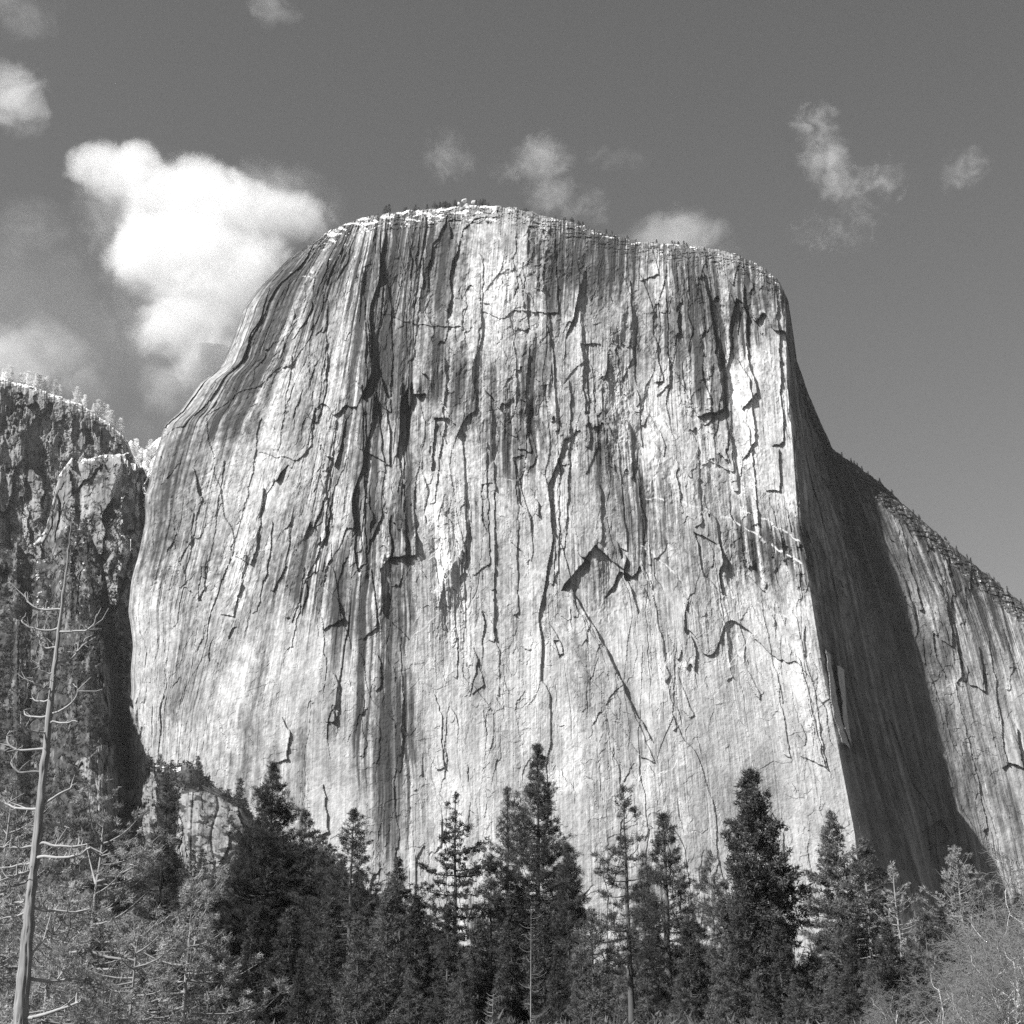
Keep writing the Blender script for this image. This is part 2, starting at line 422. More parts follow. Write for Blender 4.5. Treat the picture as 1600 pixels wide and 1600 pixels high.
# long ribs and pillars: (top x, top y, bottom x, bottom y, width, metres)
for _a in [(505, 470, 492, 640, 18, 4), (560, 440, 566, 610, 20, 5), (600, 450, 604, 640, 22, 4), (566, 640, 560, 860, 16, 4), (655, 400, 640, 560, 16, 3.5), (690, 560, 676, 780, 20, 4), (716, 660, 722, 900, 18, 3), (764, 640, 768, 1000, 14, 4),
           (790, 500, 800, 680, 24, 3), (850, 480, 866, 660, 16, 4.5), (884, 600, 880, 850, 14, 4), (905, 480, 918, 700, 14, 4), (930, 760, 936, 850, 18, 4), (955, 640, 975, 860, 16, 3), (1000, 430, 1030, 600, 18, 5), (985, 560, 1000, 700, 12, 3.5),
           (1075, 680, 1092, 820, 22, 4), (1130, 660, 1150, 760, 16, 6), (1165, 660, 1180, 820, 14, 5), (1200, 790, 1226, 880, 12, 4), (750, 400, 742, 560, 14, 3), (520, 660, 498, 820, 16, 4), (450, 560, 430, 700, 16, 3.5), (400, 660, 372, 820, 18, 3.5),
           (345, 720, 318, 900, 14, 3), (300, 800, 272, 980, 12, 3), (420, 820, 398, 960, 14, 4), (470, 880, 452, 1010, 16, 3), (1000, 880, 1042, 1060, 14, 3.5), (1110, 880, 1140, 1060, 16, 2.5), (870, 700, 868, 900, 12, 3.5), (1180, 940, 1230, 1180, 20, 2.5),
           (1240, 960, 1290, 1200, 12, 3.5), (620, 1000, 622, 1200, 16, 2), (700, 900, 712, 1060, 14, 2.5), (800, 720, 806, 960, 14, 3), (1400, 820, 1440, 960, 14, 4), (1470, 880, 1500, 1060, 12, 4), (1540, 1000, 1570, 1200, 14, 4), (1500, 1120, 1540, 1300, 14, 3)]:
    _x0, _y0, _x1, _y1, _w, _o = _a; _l = []; _r = []
    for _q in np.linspace(0, 1, 7):
        _c = _x0 + (_x1 - _x0) * _q; _yy = _y0 + (_y1 - _y0) * _q; _ww = _w * (0.5 + 0.5 * math.sin(3.0 * min(1, _q + .12))) * _rf.uniform(.75, 1.2)
        _l.append((_c - _ww / 2, _yy + _rf.uniform(-8, 8))); _r.append((_c + _ww / 2, _yy + _rf.uniform(-8, 8)))
    FLAKES.append((_l + _r[::-1], _o))
for _i in range(34):
    _x = _rf.uniform(300, 1215); _y = _rf.uniform(430, 1150) if _i % 4 else _rf.uniform(400, 700); _w = 6 + 26 * _rf.random() ** 2.2; _hh = _w * _rf.uniform(1.5, 6); _s = (640 - _x) * 0.00035 * _hh * _rf.uniform(0, 2)
    FLAKES.append(([(_x - _w / 2 + _s, _y - _hh / 2 + _rf.uniform(-6, 6)), (_x + _w * _rf.uniform(0, .4) + _s, _y - _hh / 2 + _rf.uniform(-8, 8)), (_x + _w / 2 + _s / 2, _y - _hh * _rf.uniform(0, .3)),
                    (_x + _w / 2 - _s, _y + _hh * _rf.uniform(.2, .5)), (_x + _w * _rf.uniform(-.3, .3) - _s, _y + _hh / 2), (_x - _w / 2 - _s, _y + _hh * _rf.uniform(.1, .5))], float(_rf.choice([1.2, 2.0, 2.8, 3.6, -2.0]))))

def wall_disp(s, z, X, Y, U, T):
    low = smooth(880, 1080, Y)                               # the lower slab is smoother than the upper wall
    up = 1.25 - 0.75 * low
    right = smooth(7.9, 8.3, U)
    patch = smooth(-0.2, 0.3, fbm(s / 70, z / 160, 3, 77))     # clean panels between broken ground
    d = 15 * fbm(s / 120, z / 420, 3, 5)
    a0, _ = facet_relief(s, z, 62, 300, 7, 0.5, 0.09, 0.02, warp=0.3)
    a1, _ = facet_relief(s, z, 25, 140, 11, 0.9, 0.27, 0.04, warp=0.4)
    a2, _ = facet_relief(s, z, 11, 50, 23, 0.6, 0.36, 0.07, warp=0.4)
    a3, _ = facet_relief(s, z, 5.5, 13, 37, 0.25, 0.24, 0.12, warp=0.6)
    on2 = smooth(-0.15, 0.25, fbm(s / 45, z / 90, 3, 79))
    d = d + up * (a0 + a1 * (0.35 + 0.75 * on2) + a2 * (0.1 + 0.9 * patch)) + a3 * (0.1 + 0.8 * patch * on2) * (0.4 + 0.6 * up)
    d = d + 2.0 * up * fbm(s / 7, z / 240, 4, 91, 0.6) * (0.35 + on2)            # flutes
    bro = smooth(-0.05, 0.35, fbm(s / 50, z / 60, 3, 93) + 0.25 * smooth(800, 450, Y))   # broken, blocky ground
    d = d + bro * up * (1.9 * np.abs(fbm(s / 13 + z / 45, z / 24, 4, 95, 0.6)) - 1.6 * np.abs(fbm(s / 9 - z / 32, z / 15, 3, 96, 0.6)))
    for k, (ws, wz, w, dp) in enumerate(((44, 500, .013, 1.5), (30, 300, .012, 1.0), (17, 260, .016, 0.7))):
        g = perlin(s / ws + 0.10 * fbm(s / 20, z / 30, 3, 200 + k), z / (wz * 2.2), 101 + k)
        on = smooth(0.08, 0.3, perlin(s / 60, z / 150, 131 + k))
        d = d - dp * on * (1 - smooth(0, w, np.abs(g)))      # long vertical cracks
    for k in range(3):                                       # curved, sloping overlaps of the slabs
        g = perlin(s / 38 + 3 * k + 0.15 * perlin(s / 7, z / 7, 8), z / 60 + 0.25 * fbm(s / 12, z / 14, 3, 9), 151 + k)
        on = smooth(0.22, 0.5, perlin(s / 26, z / 34, 161 + k))
        d = d + 0.5 * on * smooth(-0.008, 0.008, g)
    rg = fbm(s / 5, z / 8, 4, 171, 0.6)
    d = d + 0.42 * rg * (0.4 + patch)
    blk = perlin(s / 16, z / 13, 175)                        # small scalloped spalls of the lower slab
    d = d + 0.5 * low * smooth(-0.02, 0.02, blk + 0.3 * perlin(s / 6, z / 5, 176)) * smooth(0.0, 0.3, perlin(s / 45, z / 45, 177))
    fl = smooth(1.5, 0.25, U)                                # left flank: strongly fluted
    d = d + fl * (3.0 * fbm(s / 5.0, z / 420, 4, 181, 0.65) + 2.2 * smooth(900, 500, Y) * np.abs(fbm(s / 8, z / 26, 4, 183, 0.6)))
    d = d + smooth(2.4, 0.8, U) * (1.1 * fbm(s / 5 + z / 60, z / 14, 4, 185, 0.62) + 1.0 * np.abs(fbm(s / 10 + z / 70, z / 34, 3, 187, 0.6)))
    wx = X + 4 * fbm(X / 22, Y / 30, 3, 191); wy = Y + 5 * fbm(X / 20, Y / 26, 3, 193)
    for poly, off in FLAKES:
        m = inpoly(wx, wy, poly)
        if m.any():
            if off > 20: d = d + off * m
            else:
                p = np.array(poly, float); c = p.mean(0); wd = max(8, np.ptp(p[:, 0]))
                d = d + np.where(m, (0.78 if off > 0 else 1.3) * off * (0.7 + 0.6 * np.clip((X - c[0]) / wd * np.sign(off), -1, 1)), 0)
    led = smooth(0.955, 1.0, T)                              # brow: broken ledges
    rr, _, _, bb = facets(s / 5 + fbm(s / 9, z / 9, 2, 5), z / 3.2, 203)
    top = smooth(40, 8, Y - np.interp(X, [p[0] for p in OUTLINE], [p[1] for p in OUTLINE]))
    d = d + led * 4 * fbm(s / 14, z / 5, 4, 201) + top * (5 * rr[0] - 2.5 * (1 - smooth(0, 0.12, bb)))
    return d

def wall_tone(s, z, X, Y, U, T, disp):
    low = smooth(880, 1080, Y)
    zone = fbm(s / 60, z / 150, 4, 301) * 1.1
    for cx, cy, rx, ry, a in ZONES:
        zone = zone + a * np.exp(-((X - cx) / rx) ** 2 - ((Y - cy) / ry) ** 2)
    zone = zone + 0.35 * smooth(700, 380, Y) - 0.12 * low
    sw = s + 3 * fbm(s / 30, z / 60, 2, 1)
    st0 = fbm(sw / 2.6, z / 380, 3, 309, 0.7)
    st = fbm(sw / 6.5, z / 420, 3, 311, 0.6)
    st2 = fbm(sw / 17, z / 300, 3, 317, 0.6)
    rough = fbm(s / 6, z / 13, 4, 331, 0.65)
    zc = np.clip(zone, -0.6, 1.2)
    k = 0.40 * zone + (st0 * 0.4 + st * 0.8 + st2 * 0.7) * (0.30 + 0.5 * zc) + rough * 0.36
    dark = smooth(-0.10, 0.60, k + 0.05)
    pale = smooth(0.05, 0.5, -k - 0.02)
    v = (0.375 - 0.03 * low) * (1 - dark) + 0.10 * dark + 0.08 * pale
    fine = fbm(s / 1.7, z / 7, 3, 401, 0.7); fine2 = fbm(s / 1.3, z / 90, 2, 403, 0.7)
    v = v * (1 + 0.65 * fine * (1 - 0.5 * low) + fine2 * (0.28 + 0.5 * np.clip(zone, 0, 1)))
    pan, _, _, _ = facets(s / 34 + 0.9 * fbm(s / 40, z / 60, 3, 411), z / 75 + 0.9 * fbm(s / 40, z / 50, 3, 413), 415)
    v = v * (1 + 0.34 * pan[0] + 0.30 * fbm(s / 14, z / 22, 4, 417, 0.6))
    lich = smooth(0.12, 0.42, fbm(s / 8, z / 9, 5, 405, 0.7) + 0.16 * zc)
    v = v * (1 - 0.42 * lich * (1 - 0.5 * low))
    for (ws, wz, sd, am) in ((10, 62, 23, .22), (21, 170, 11, .36), (46, 330, 7, .26)):
        r, _, _, _ = facets(s / ws + fbm(s / ws * 0.8, z / wz * 1.6, 3, sd + 31) * 0.48, z / wz + fbm(s / ws * 1.1 + 9, z / wz * 1.1, 3, sd + 47) * 0.3, sd)
        v = v * (1 + am * (1.2 - low * 0.6) * r[2])
    v = v * (1 + smooth(2.6, 0.8, U) * (0.55 * fbm(s / 3 + z / 50, z / 12, 4, 441, 0.65) + 0.35 * fbm(s / 14, z / 30, 3, 443)))
    run = smooth(0.30, 0.42, fbm(sw / 4.5, z / 1100, 2, 341) + 0.30 * zc)      # black water runnels
    v = v * (1 - 0.7 * run * smooth(0.15, 0.55, zone))
    for pts, w in PALE_LINES:
        dd = polydist(X + 4 * fbm(X / 18, Y / 18, 2, 7), Y + 7 * fbm(X / 20, Y / 20, 3, 5), pts)
        v = np.where((dd < w * 0.8) & (perlin(X / 13, Y / 13, 19) > -0.25), 0.46, v)
    yo = np.interp(X, [p[0] for p in OUTLINE], [p[1] for p in OUTLINE])
    dy = Y - yo
    n1 = fbm(X / 17, Y / 5.5, 5, 351, 0.62)
    sn = ((n1 > 0.06 + 0.008 * dy) & (dy < 24) & (X > 505) & (X < 775)) | ((n1 > 0.27) & (dy < 8) & (X >= 775) & (X < 1235)) | ((n1 > 0.36) & (dy < 60) & (X < 560) & (X > 400))
    v = np.where(sn & (U < 8), 0.72, v)
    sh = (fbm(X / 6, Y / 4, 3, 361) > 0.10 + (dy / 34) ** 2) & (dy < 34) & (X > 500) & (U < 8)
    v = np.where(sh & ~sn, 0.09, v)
    rs = (dy < 34) & (U >= 8)
    n2 = fbm(X / 6, Y / 5, 4, 371)
    v = np.where(rs & (n2 > -0.05), 0.11, v); v = np.where(rs & (n2 < -0.38), 0.7, v)
    fl = smooth(1.5, 0.3, U)
    v = v * (1 - 0.40 * fl * smooth(-0.15, 0.3, fbm(s / 3.0, z / 420, 3, 381, 0.6) + 0.25 * zone))
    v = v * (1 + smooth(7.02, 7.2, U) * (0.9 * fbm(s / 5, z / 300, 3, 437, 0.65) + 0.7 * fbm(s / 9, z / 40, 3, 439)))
    v = v * (1 - 0.64 * smooth(7.02, 7.2, U) * (1 - 0.78 * smooth(9.3, 10.4, U + 0.8 * fbm(s / 20, z / 60, 3, 433))) * (0.9 + 0.25 * smooth(8.2, 8.8, U))) * (1 - 0.5 * smooth(8.3, 9, U) * smooth(0.05, 0.4, fbm(sw / 7, z / 500, 3, 431, 0.6) + 0.3 * smooth(1000, 850, Y)))  # right wall's dark rock with its shade put into the colour; sunlit shoulder paler
    for _p, _o in FLAKES:
        if _o > 20: v = np.where(inpoly(X, Y, _p), 0.42, v)  # flakes beyond the prow coloured paler so they read as sunlit
    return np.clip(v, 0.04, 0.85)

def wall_depth(U, T, X, Y):
    lean = 1120 + 190 * T ** 1.25
    q = np.clip((T - 0.955) / 0.045, 0, 1)
    brow = np.where(U < 7.6, 75.0, 45.0) * (1 - np.sqrt(1 - np.minimum(q, 0.999) ** 2))
    ql = np.clip(1 - U / 0.3, 0, 1)
    left = 32 * (1 - np.sqrt(1 - np.minimum(ql, 0.9995) ** 2))
    return lean + brow + left

t0 = time.time()
rock = rock_material("granite", 0.20, 1.2)
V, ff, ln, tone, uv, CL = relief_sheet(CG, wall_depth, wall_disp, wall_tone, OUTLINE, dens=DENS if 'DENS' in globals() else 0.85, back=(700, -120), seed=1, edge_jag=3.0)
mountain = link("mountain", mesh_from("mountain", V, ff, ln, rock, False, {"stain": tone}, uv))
tag(mountain, "huge pale granite monolith with a sheer streaked face and a shadowed right wall", "mountain", kind="structure")
print("cliff", len(V), time.time() - t0)

HAZE = 0.00002  # added air haze that lifts the distant dark tones
# ---------------------------------------------------------------- left side: canyon rim, buttress, gully, brushy slope
def simple_depth(lean, brow, edge=0.96):
    def f(U, T, X, Y):
        q = np.clip((T - edge) / (1 - edge), 0, 0.999)
        return lean * T ** 1.2 + brow * (1 - np.sqrt(1 - q * q))
    return f

def crag_disp(k, amp=1.0):
    def f(s, z, X, Y, U, T):
        a0, _ = facet_relief(s, z, 42, 150, 507 + k, 7, 0.55, 0.10, warp=0.5)
        a1, _ = facet_relief(s, z, 17, 60, 511 + k, 3.0, 0.55, 0.12, warp=0.5)
        a2, _ = facet_relief(s, z, 7, 22, 517 + k, 1.2, 0.45, 0.15, crack=0.8, warp=0.5)
        return amp * (16 * fbm(s / 90, z / 200, 3, 521 + k) + a0 + a1 + a2 + 3.0 * fbm(s / 9, z / 60, 4, 523 + k, 0.6) + 0.9 * fbm(s / 4, z / 5, 3, 525 + k))
    return f

def crag_tone(k, base, brush, snow=0.0, outline=None):
    def f(s, z, X, Y, U, T, d):
        st = fbm(s / 4, z / 60, 4, 531 + k, 0.65); st2 = fbm(s / 14, z / 120, 3, 533 + k); r = fbm(s / 6, z / 8, 3, 535 + k, 0.55)
        v = base * (1 + 0.9 * st + 0.7 * st2 + 0.5 * r)
        b = fbm(s / 22, z / 18, 5, 537 + k, 0.6) + 0.5 * fbm(s / 4, z / 3, 3, 538 + k)
        v = np.where(b > 0.45 - brush, 0.055 * (1 + 0.8 * r), v)
        v = v * (1 - 0.3 * fbm(s / 30, z / 60, 3, 540 + k))
        if outline is not None and snow:
            yo = np.interp(X, [p[0] for p in outline], [p[1] for p in outline]); dy = Y - yo
            v = np.where((fbm(X / 7, Y / 3, 4, 541 + k) > 0.62 - (snow + 0.35) * smooth(12, 0, dy)), 0.8, v)
        return np.clip(v, 0.03, 0.85)
    return f

def add_sheet(name, label, guides, outline, mat, lean, brow, disp, tone, base_depth, back, seed, jag=1.5, dens=0.7, edge=0.96, extra=None, er=0.0):
    g = [(pl, [o + base_depth for o in off]) for pl, off in guides]
    V, ff, ln, tn, uv, info = relief_sheet(g, extra or simple_depth(lean, brow, edge), disp, tone, outline, dens=dens, back=back, jag=jag, seed=seed, edge_right=er)
    o = link(name, mesh_from(name, V, ff, ln, mat, False, {"stain": tn}, uv))
    tag(o, label, None, kind="structure")
    return o, info

crag = rock_material("fractured_granite", 0.35, 1.2)
RIM = [(-240, 440), (-60, 556), (0, 590), (35, 600), (62, 607), (100, 622), (128, 632), (150, 648), (172, 662), (192, 680), (200, 690), (212, 720), (222, 770), (228, 850)]
rim, RIMI = add_sheet("rim", "dark streaked canyon rim cliff with snow along its edge behind the left slope",
    [([(-240, 440), (-250, 1000)], [-120, -120]), ([(0, 590), (-10, 1000)], [0, 0]), ([(60, 607), (60, 1000)], [20, 10]), ([(128, 632), (128, 1000)], [20, 10]),
     ([(192, 680), (190, 1000)], [40, 30]), ([(222, 768), (224, 1000)], [190, 190])], RIM, crag, 60, 60, crag_disp(0, 1.1), crag_tone(0, 0.20, 0.22, 0.42, RIM), 1860, (500, -60), 3)
GUL = [(150, 720), (185, 700), (205, 688), (222, 706), (240, 690), (262, 676), (290, 640), (340, 600)]
gully, GULI = add_sheet("snowfield", "bright snowy gully floor between the canyon rim and the monolith",
    [([(150, 720), (150, 1150)], [0, -500]), ([(222, 700), (205, 1150)], [60, -500]), ([(340, 600), (330, 1150)], [60, -500])], GUL, crag, 0, 10, crag_disp(5, 0.5),
    lambda s, z, X, Y, U, T, d: np.where(fbm(X / 7, Y / 6, 4, 601) + 0.5 * smooth(760, 700, Y) > 0.05, 0.8, np.where(fbm(X / 4, Y / 5, 3, 603) > 0, 0.06, 0.2)), 2150, (600, 120), 4)
BUT = [(40, 862), (70, 830), (86, 770), (92, 742), (106, 722), (112, 714), (122, 722), (130, 718), (160, 710), (200, 708), (205, 712), (210, 740), (214, 800), (218, 900), (218, 1000)]
but, BUTI = add_sheet("buttress", "flat topped lower rock buttress beside the snowy gully",
    [([(30, 870), (20, 1200)], [40, -60]), ([(86, 765), (70, 1200)], [20, -60]), ([(108, 718), (100, 1200)], [-10, -80]), ([(160, 710), (155, 1200)], [-10, -80]),
     ([(196, 708), (185, 1200)], [-10, -80]), ([(213, 790), (205, 1200)], [130, 80])], BUT, crag, 60, 40, crag_disp(11, 0.95), crag_tone(11, 0.19, 0.30, 0.2, BUT), 1660, (200, -40), 5, er=7.0)
LED = [(196, 716), (204, 722), (212, 724), (222, 728), (228, 740), (234, 752), (250, 760)]
ledges, LEDI = add_sheet("ledges", "broken ledges with snow patches in the dark gully beside the monolith",
    [([(192, 716), (172, 1180)], [0, -120]), ([(212, 724), (198, 1180)], [20, -120]), ([(228, 740), (222, 1180)], [50, -60]), ([(250, 760), (250, 1180)], [60, 0])], LED, crag, 0, 20, crag_disp(31, 1.3),
    lambda s, z, X, Y, U, T, d: np.where((fbm(X / 8, Y / 13, 4, 641) > 0.02) & (fbm(X / 30, Y / 25, 2, 643) > -.15), 0.82, crag_tone(33, 0.34, 0.1)(s, z, X, Y, U, T, d)), 1590, (100, -40), 8, er=6.0)
SL = [(-300, 640), (-80, 760), (0, 850), (20, 862), (26, 845), (34, 855), (48, 880), (80, 870), (95, 830), (110, 812), (140, 830), (158, 872), (168, 915), (174, 970), (178, 1030), (186, 1080), (199, 1125), (208, 1160),
      (222, 1174), (240, 1190), (262, 1200), (290, 1192), (312, 1205), (332, 1226), (352, 1240), (378, 1254), (396, 1280), (420, 1300), (470, 1325), (500, 1340), (560, 1385), (640, 1440), (760, 1490), (900, 1530)]
def slope_depth(U, T, X, Y):
    yo = np.interp(X, [p[0] for p in SL], [p[1] for p in SL])
    dy = np.maximum(Y - yo, 0)
    d = np.interp(X + 16 * fbm(Y / 34, X / 60, 4, 651) - 4, [-300, 100, 190, 206, 240, 300, 400, 560, 900], [1760, 1540, 1430, 1340, 1215, 1170, 1145, 1118, 1080]) - 25 * smooth(0, 18, dy) - 0.95 * dy - 0.5 * np.maximum(Y - 1200, 0)
    return np.maximum(d, 420)
OUTCROPS = [[(120, 1190), (165, 1165), (205, 1158), (238, 1190), (250, 1250), (240, 1330), (190, 1320), (150, 1290)], [(280, 1240), (330, 1235), (370, 1262), (390, 1330), (330, 1390), (270, 1340)],
            [(150, 1040), (175, 1030), (190, 1100), (160, 1130)]]
def outc(X, Y):
    wx = X + 9 * fbm(X / 25, Y / 25, 4, 701); wy = Y + 9 * fbm(X / 25, Y / 25, 4, 703)
    m = np.zeros(X.shape, bool)
    for p in OUTCROPS: m |= inpoly(wx, wy, p)
    return m
def slope_disp(s, z, X, Y, U, T):
    m = outc(X, Y)
    c = crag_disp(21, 0.75)(s, z, X, Y, U, T)
    ck = np.abs(perlin(s / 14, z / 60, 711))
    up = smooth(1150, 1050, Y)
    return np.where(m, c + 7 - 6 * (1 - smooth(0, 0.12, ck)) + 5 * np.abs(fbm(s / 12, z / 16, 4, 712, 0.65)), 16 * fbm(s / 50, z / 70, 5, 705) + 5 * np.abs(fbm(s / 14, z / 14, 4, 707)) + 0.8 * up * crag_disp(25, 0.9)(s, z, X, Y, U, T))
def slope_tone(s, z, X, Y, U, T, d):
    m = outc(X, Y); r = fbm(s / 5, z / 7, 4, 713, 0.65)
    v = np.where(m, (0.13 + 0.08 * smooth(1080, 1160, Y)) * (1 + 0.7 * r + 0.6 * fbm(s / 3, z / 40, 3, 715)), 0.05 * (1 + 1.6 * r))
    v = np.where(m & (fbm(s / 9, z / 8, 4, 718, 0.65) > 0.14), 0.045, v)
    rk = fbm(s / 16, z / 34, 5, 717, 0.65) + 0.12 * smooth(1100, 900, Y)
    v = np.where(~m & (rk > 0.16), 0.125 * (1 + 0.9 * r + 0.8 * fbm(s / 3, z / 40, 3, 716)), v)
    sn = ((np.hypot((X - 200) / 16, (Y - 900) / 40) < 1 + r) | (np.hypot((X - 200) / 16, (Y - 1020) / 28) < 0.8 + r) | (np.hypot((X - 262) / 22, (Y - 1200) / 8) < 1)) & (fbm(X / 6, Y / 5, 3, 719) > -0.02)
    sn |= (fbm(X / 9, Y / 3, 3, 721) > 0.5) & (Y < 960)
    return np.clip(np.where(sn, 0.8, v), 0.03, 0.85)
slope, SLI = add_sheet("hillside", "steep brushy talus slope with pale outcrops at the left foot of the cliff",
    [([(-300, 640), (-320, 1600)], [0, 0]), ([(0, 850), (-20, 1600)], [0, 0]), ([(110, 812), (80, 1600)], [0, 0]), ([(188, 1000), (180, 1600)], [0, 0]), ([(240, 1190), (230, 1600)], [0, 0]),
     ([(378, 1254), (350, 1600)], [0, 0]), ([(560, 1385), (540, 1600)], [0, 0]), ([(900, 1530), (880, 1600)], [0, 0])], SL, crag, 0, 0, slope_disp, slope_tone, 0, (140, -60), 6, jag=2.0, extra=slope_depth)

HB = (9600.0, 12600.0, 1300.0)
hv = [(x, y, z) for z in (-6, HB[2]) for y in (-9600, HB[1]) for x in (-HB[0], HB[0])]
hz = bpy.data.meshes.new("haze"); hz.from_pydata(hv, [], [(0, 2, 3, 1), (4, 5, 7, 6), (0, 1, 5, 4), (2, 6, 7, 3), (0, 4, 6, 2), (1, 3, 7, 5)])
hm = bpy.data.materials.new("thin_air_haze"); hm.use_nodes = True; hm.node_tree.nodes.clear()
ho = N(hm.node_tree, "ShaderNodeOutputMaterial"); hp = N(hm.node_tree, "ShaderNodeVolumePrincipled")
hp.inputs["Color"].default_value = (.9, .9, .9, 1); hp.inputs["Density"].default_value = HAZE
hm.node_tree.links.new(hp.outputs[0], ho.inputs["Volume"]); hz.materials.append(hm)
tag(link("haze", hz), "thin haze added to lift dark tones between the meadow and the cliffs", None, None, "stuff")

# valley floor and the wooded valley sides round about (the camera stands on the meadow)
def ground_z(x, y):
    r = smooth(330, 1050, y)
    return 45 * r * r + 0.5 * fbm(np.asarray(x) / 60, np.asarray(y) / 60, 3, 801)
gx = np.concatenate([np.linspace(-9000, -900, 30), np.linspace(-860, 860, 110), np.linspace(900, 9000, 30)])
gy = np.concatenate([np.linspace(-9000, -420, 24), np.linspace(-400, 1300, 120), np.linspace(1400, 12000, 24)])
GXX, GYY = np.meshgrid(gx, gy)
gz = np.where(GYY < 1500, ground_z(GXX, GYY), 45)
ff, ln = grid_faces(*GXX.shape)
ground = link("ground", mesh_from("ground", np.stack([GXX, GYY, gz], -1).reshape(-1, 3), ff, ln, plain_material("meadow_soil", 0.08, 0.5, 0.15), True))
tag(ground, "valley meadow and forest floor under the trees", kind="structure")
# wooded valley walls behind and beside the photographer
az = np.radians(np.linspace(38, 322, 160)); hh = np.linspace(0, 1, 26)
A, H = np.meshgrid(az, hh)
R_ = 1500 + 900 * H + 120 * fbm(A * 6, H * 2, 4, 811)
top = 760 * np.where(A > math.radians(215), 0.36, 1.0) * (0.75 + 0.35 * fbm(A * 3, A * 0 + 1, 4, 813)) * smooth(0, math.radians(10), np.minimum(A - az[0], az[-1] - A) + 0.02)
zz = top * H ** 0.8
ff, ln = grid_faces(*A.shape)
hills = link("hills", mesh_from("hills", np.stack([np.sin(A) * R_, np.cos(A) * R_, zz - 5], -1).reshape(-1, 3), ff, ln, plain_material("wooded_slope", 0.06, 0.5, 0.02), True))
tag(hills, "wooded valley sides around the meadow", kind="structure")
# ---------------------------------------------------------------- trees
bark = plain_material("bark", 0.10, 0.5, 3.0, 0.95, (3, 3, 0.6))
bark_lit = plain_material("pale_sunlit_bark", 0.26, 0.45, 3.0, 0.95, (3, 3, 0.5))  # lighter copy of bark, sunlight on the trunk put into its colour
deadwood = plain_material("weathered_wood", 0.25, 0.85, 4.0, 0.9, (2.2, 2.2, 0.12))
twigwood = plain_material("bare_twig", 0.20, 0.4, 2.0, 0.9)
limbwood = plain_material("bare_limb", 0.55, 0.4, 2.0, 0.9)
leaf_dark = foliage_material("dark_needles", 0.085, 0.75, 0.25)
leaf_mid = foliage_material("needles", 0.135, 0.75, 0.3)
leaf_pale = foliage_material("pale_needles", 0.34, 0.75, 0.35)
leaf_frost = foliage_material("frosted_needles", 0.8, 0.35, 0.3)

class Tubes:
    """tapered limbs gathered into one mesh"""
    def __init__(s, sides=5): s.v = []; s.f = []; s.n = 0; s.sides = sides
    def add(s, pts, rad, sides=None):
        k = sides or s.sides
        P = np.asarray(pts, float); R = np.asarray(rad, float)
        d = np.gradient(P, axis=0); d /= np.linalg.norm(d, axis=1)[:, None] + 1e-9
        ref = np.array([0, 0, 1.0]) if abs(d[:, 2]).mean() < 0.8 else np.array([1.0, 0, 0])
        a = np.cross(d, ref); a /= np.linalg.norm(a, axis=1)[:, None] + 1e-9
        b = np.cross(d, a)
        th = np.linspace(0, 2 * math.pi, k, endpoint=False)
        ring = P[:, None] + R[:, None, None] * (np.cos(th)[None, :, None] * a[:, None] + np.sin(th)[None, :, None] * b[:, None])
        n = len(P); i = np.arange(n * k).reshape(n, k) + s.n
        q = np.stack([i[:-1], np.roll(i, -1, 1)[:-1], np.roll(i, -1, 1)[1:], i[1:]], -1).reshape(-1, 4)
        s.v.append(ring.reshape(-1, 3)); s.f.append(q); s.n += n * k
    def mesh(s, name, mat):
        V = np.concatenate(s.v); f = np.concatenate(s.f)
        return mesh_from(name, V, f.ravel(), np.full(len(f), 4, np.int32), mat, True)

def blade_mesh(name, C, A, L, W_, n, rng, mat, up=0.25, spread=1.0, tone=None):
    """clusters of needles: n slim triangles sprayed from each centre C along axis A"""
    M = len(C)
    d = rng.normal(size=(M, n, 3)) * spread + A[:, None] * 1.0 + np.array([0, 0, up])
    d /= np.linalg.norm(d, axis=2)[..., None] + 1e-9
    c = C[:, None] + rng.normal(size=(M, n, 3)) * L * 0.28
    p = np.cross(d, rng.normal(size=(M, n, 3))); p /= np.linalg.norm(p, axis=2)[..., None] + 1e-9
    ln_ = L * rng.uniform(0.6, 1.25, (M, n, 1)); w = W_ * rng.uniform(0.7, 1.3, (M, n, 1))
    V = np.stack([c - p * w, c + p * w, c + d * ln_], 2).reshape(-1, 3)
    t = np.repeat((tone if tone is not None else rng.random(M)), n * 3) * 0.75 + 0.25 * np.repeat(rng.random(M * n), 3)
    f = np.arange(len(V), dtype=np.int32)
    return mesh_from(name, V, f, np.full(len(V) // 3, 3, np.int32), mat, False, {"tone": t})

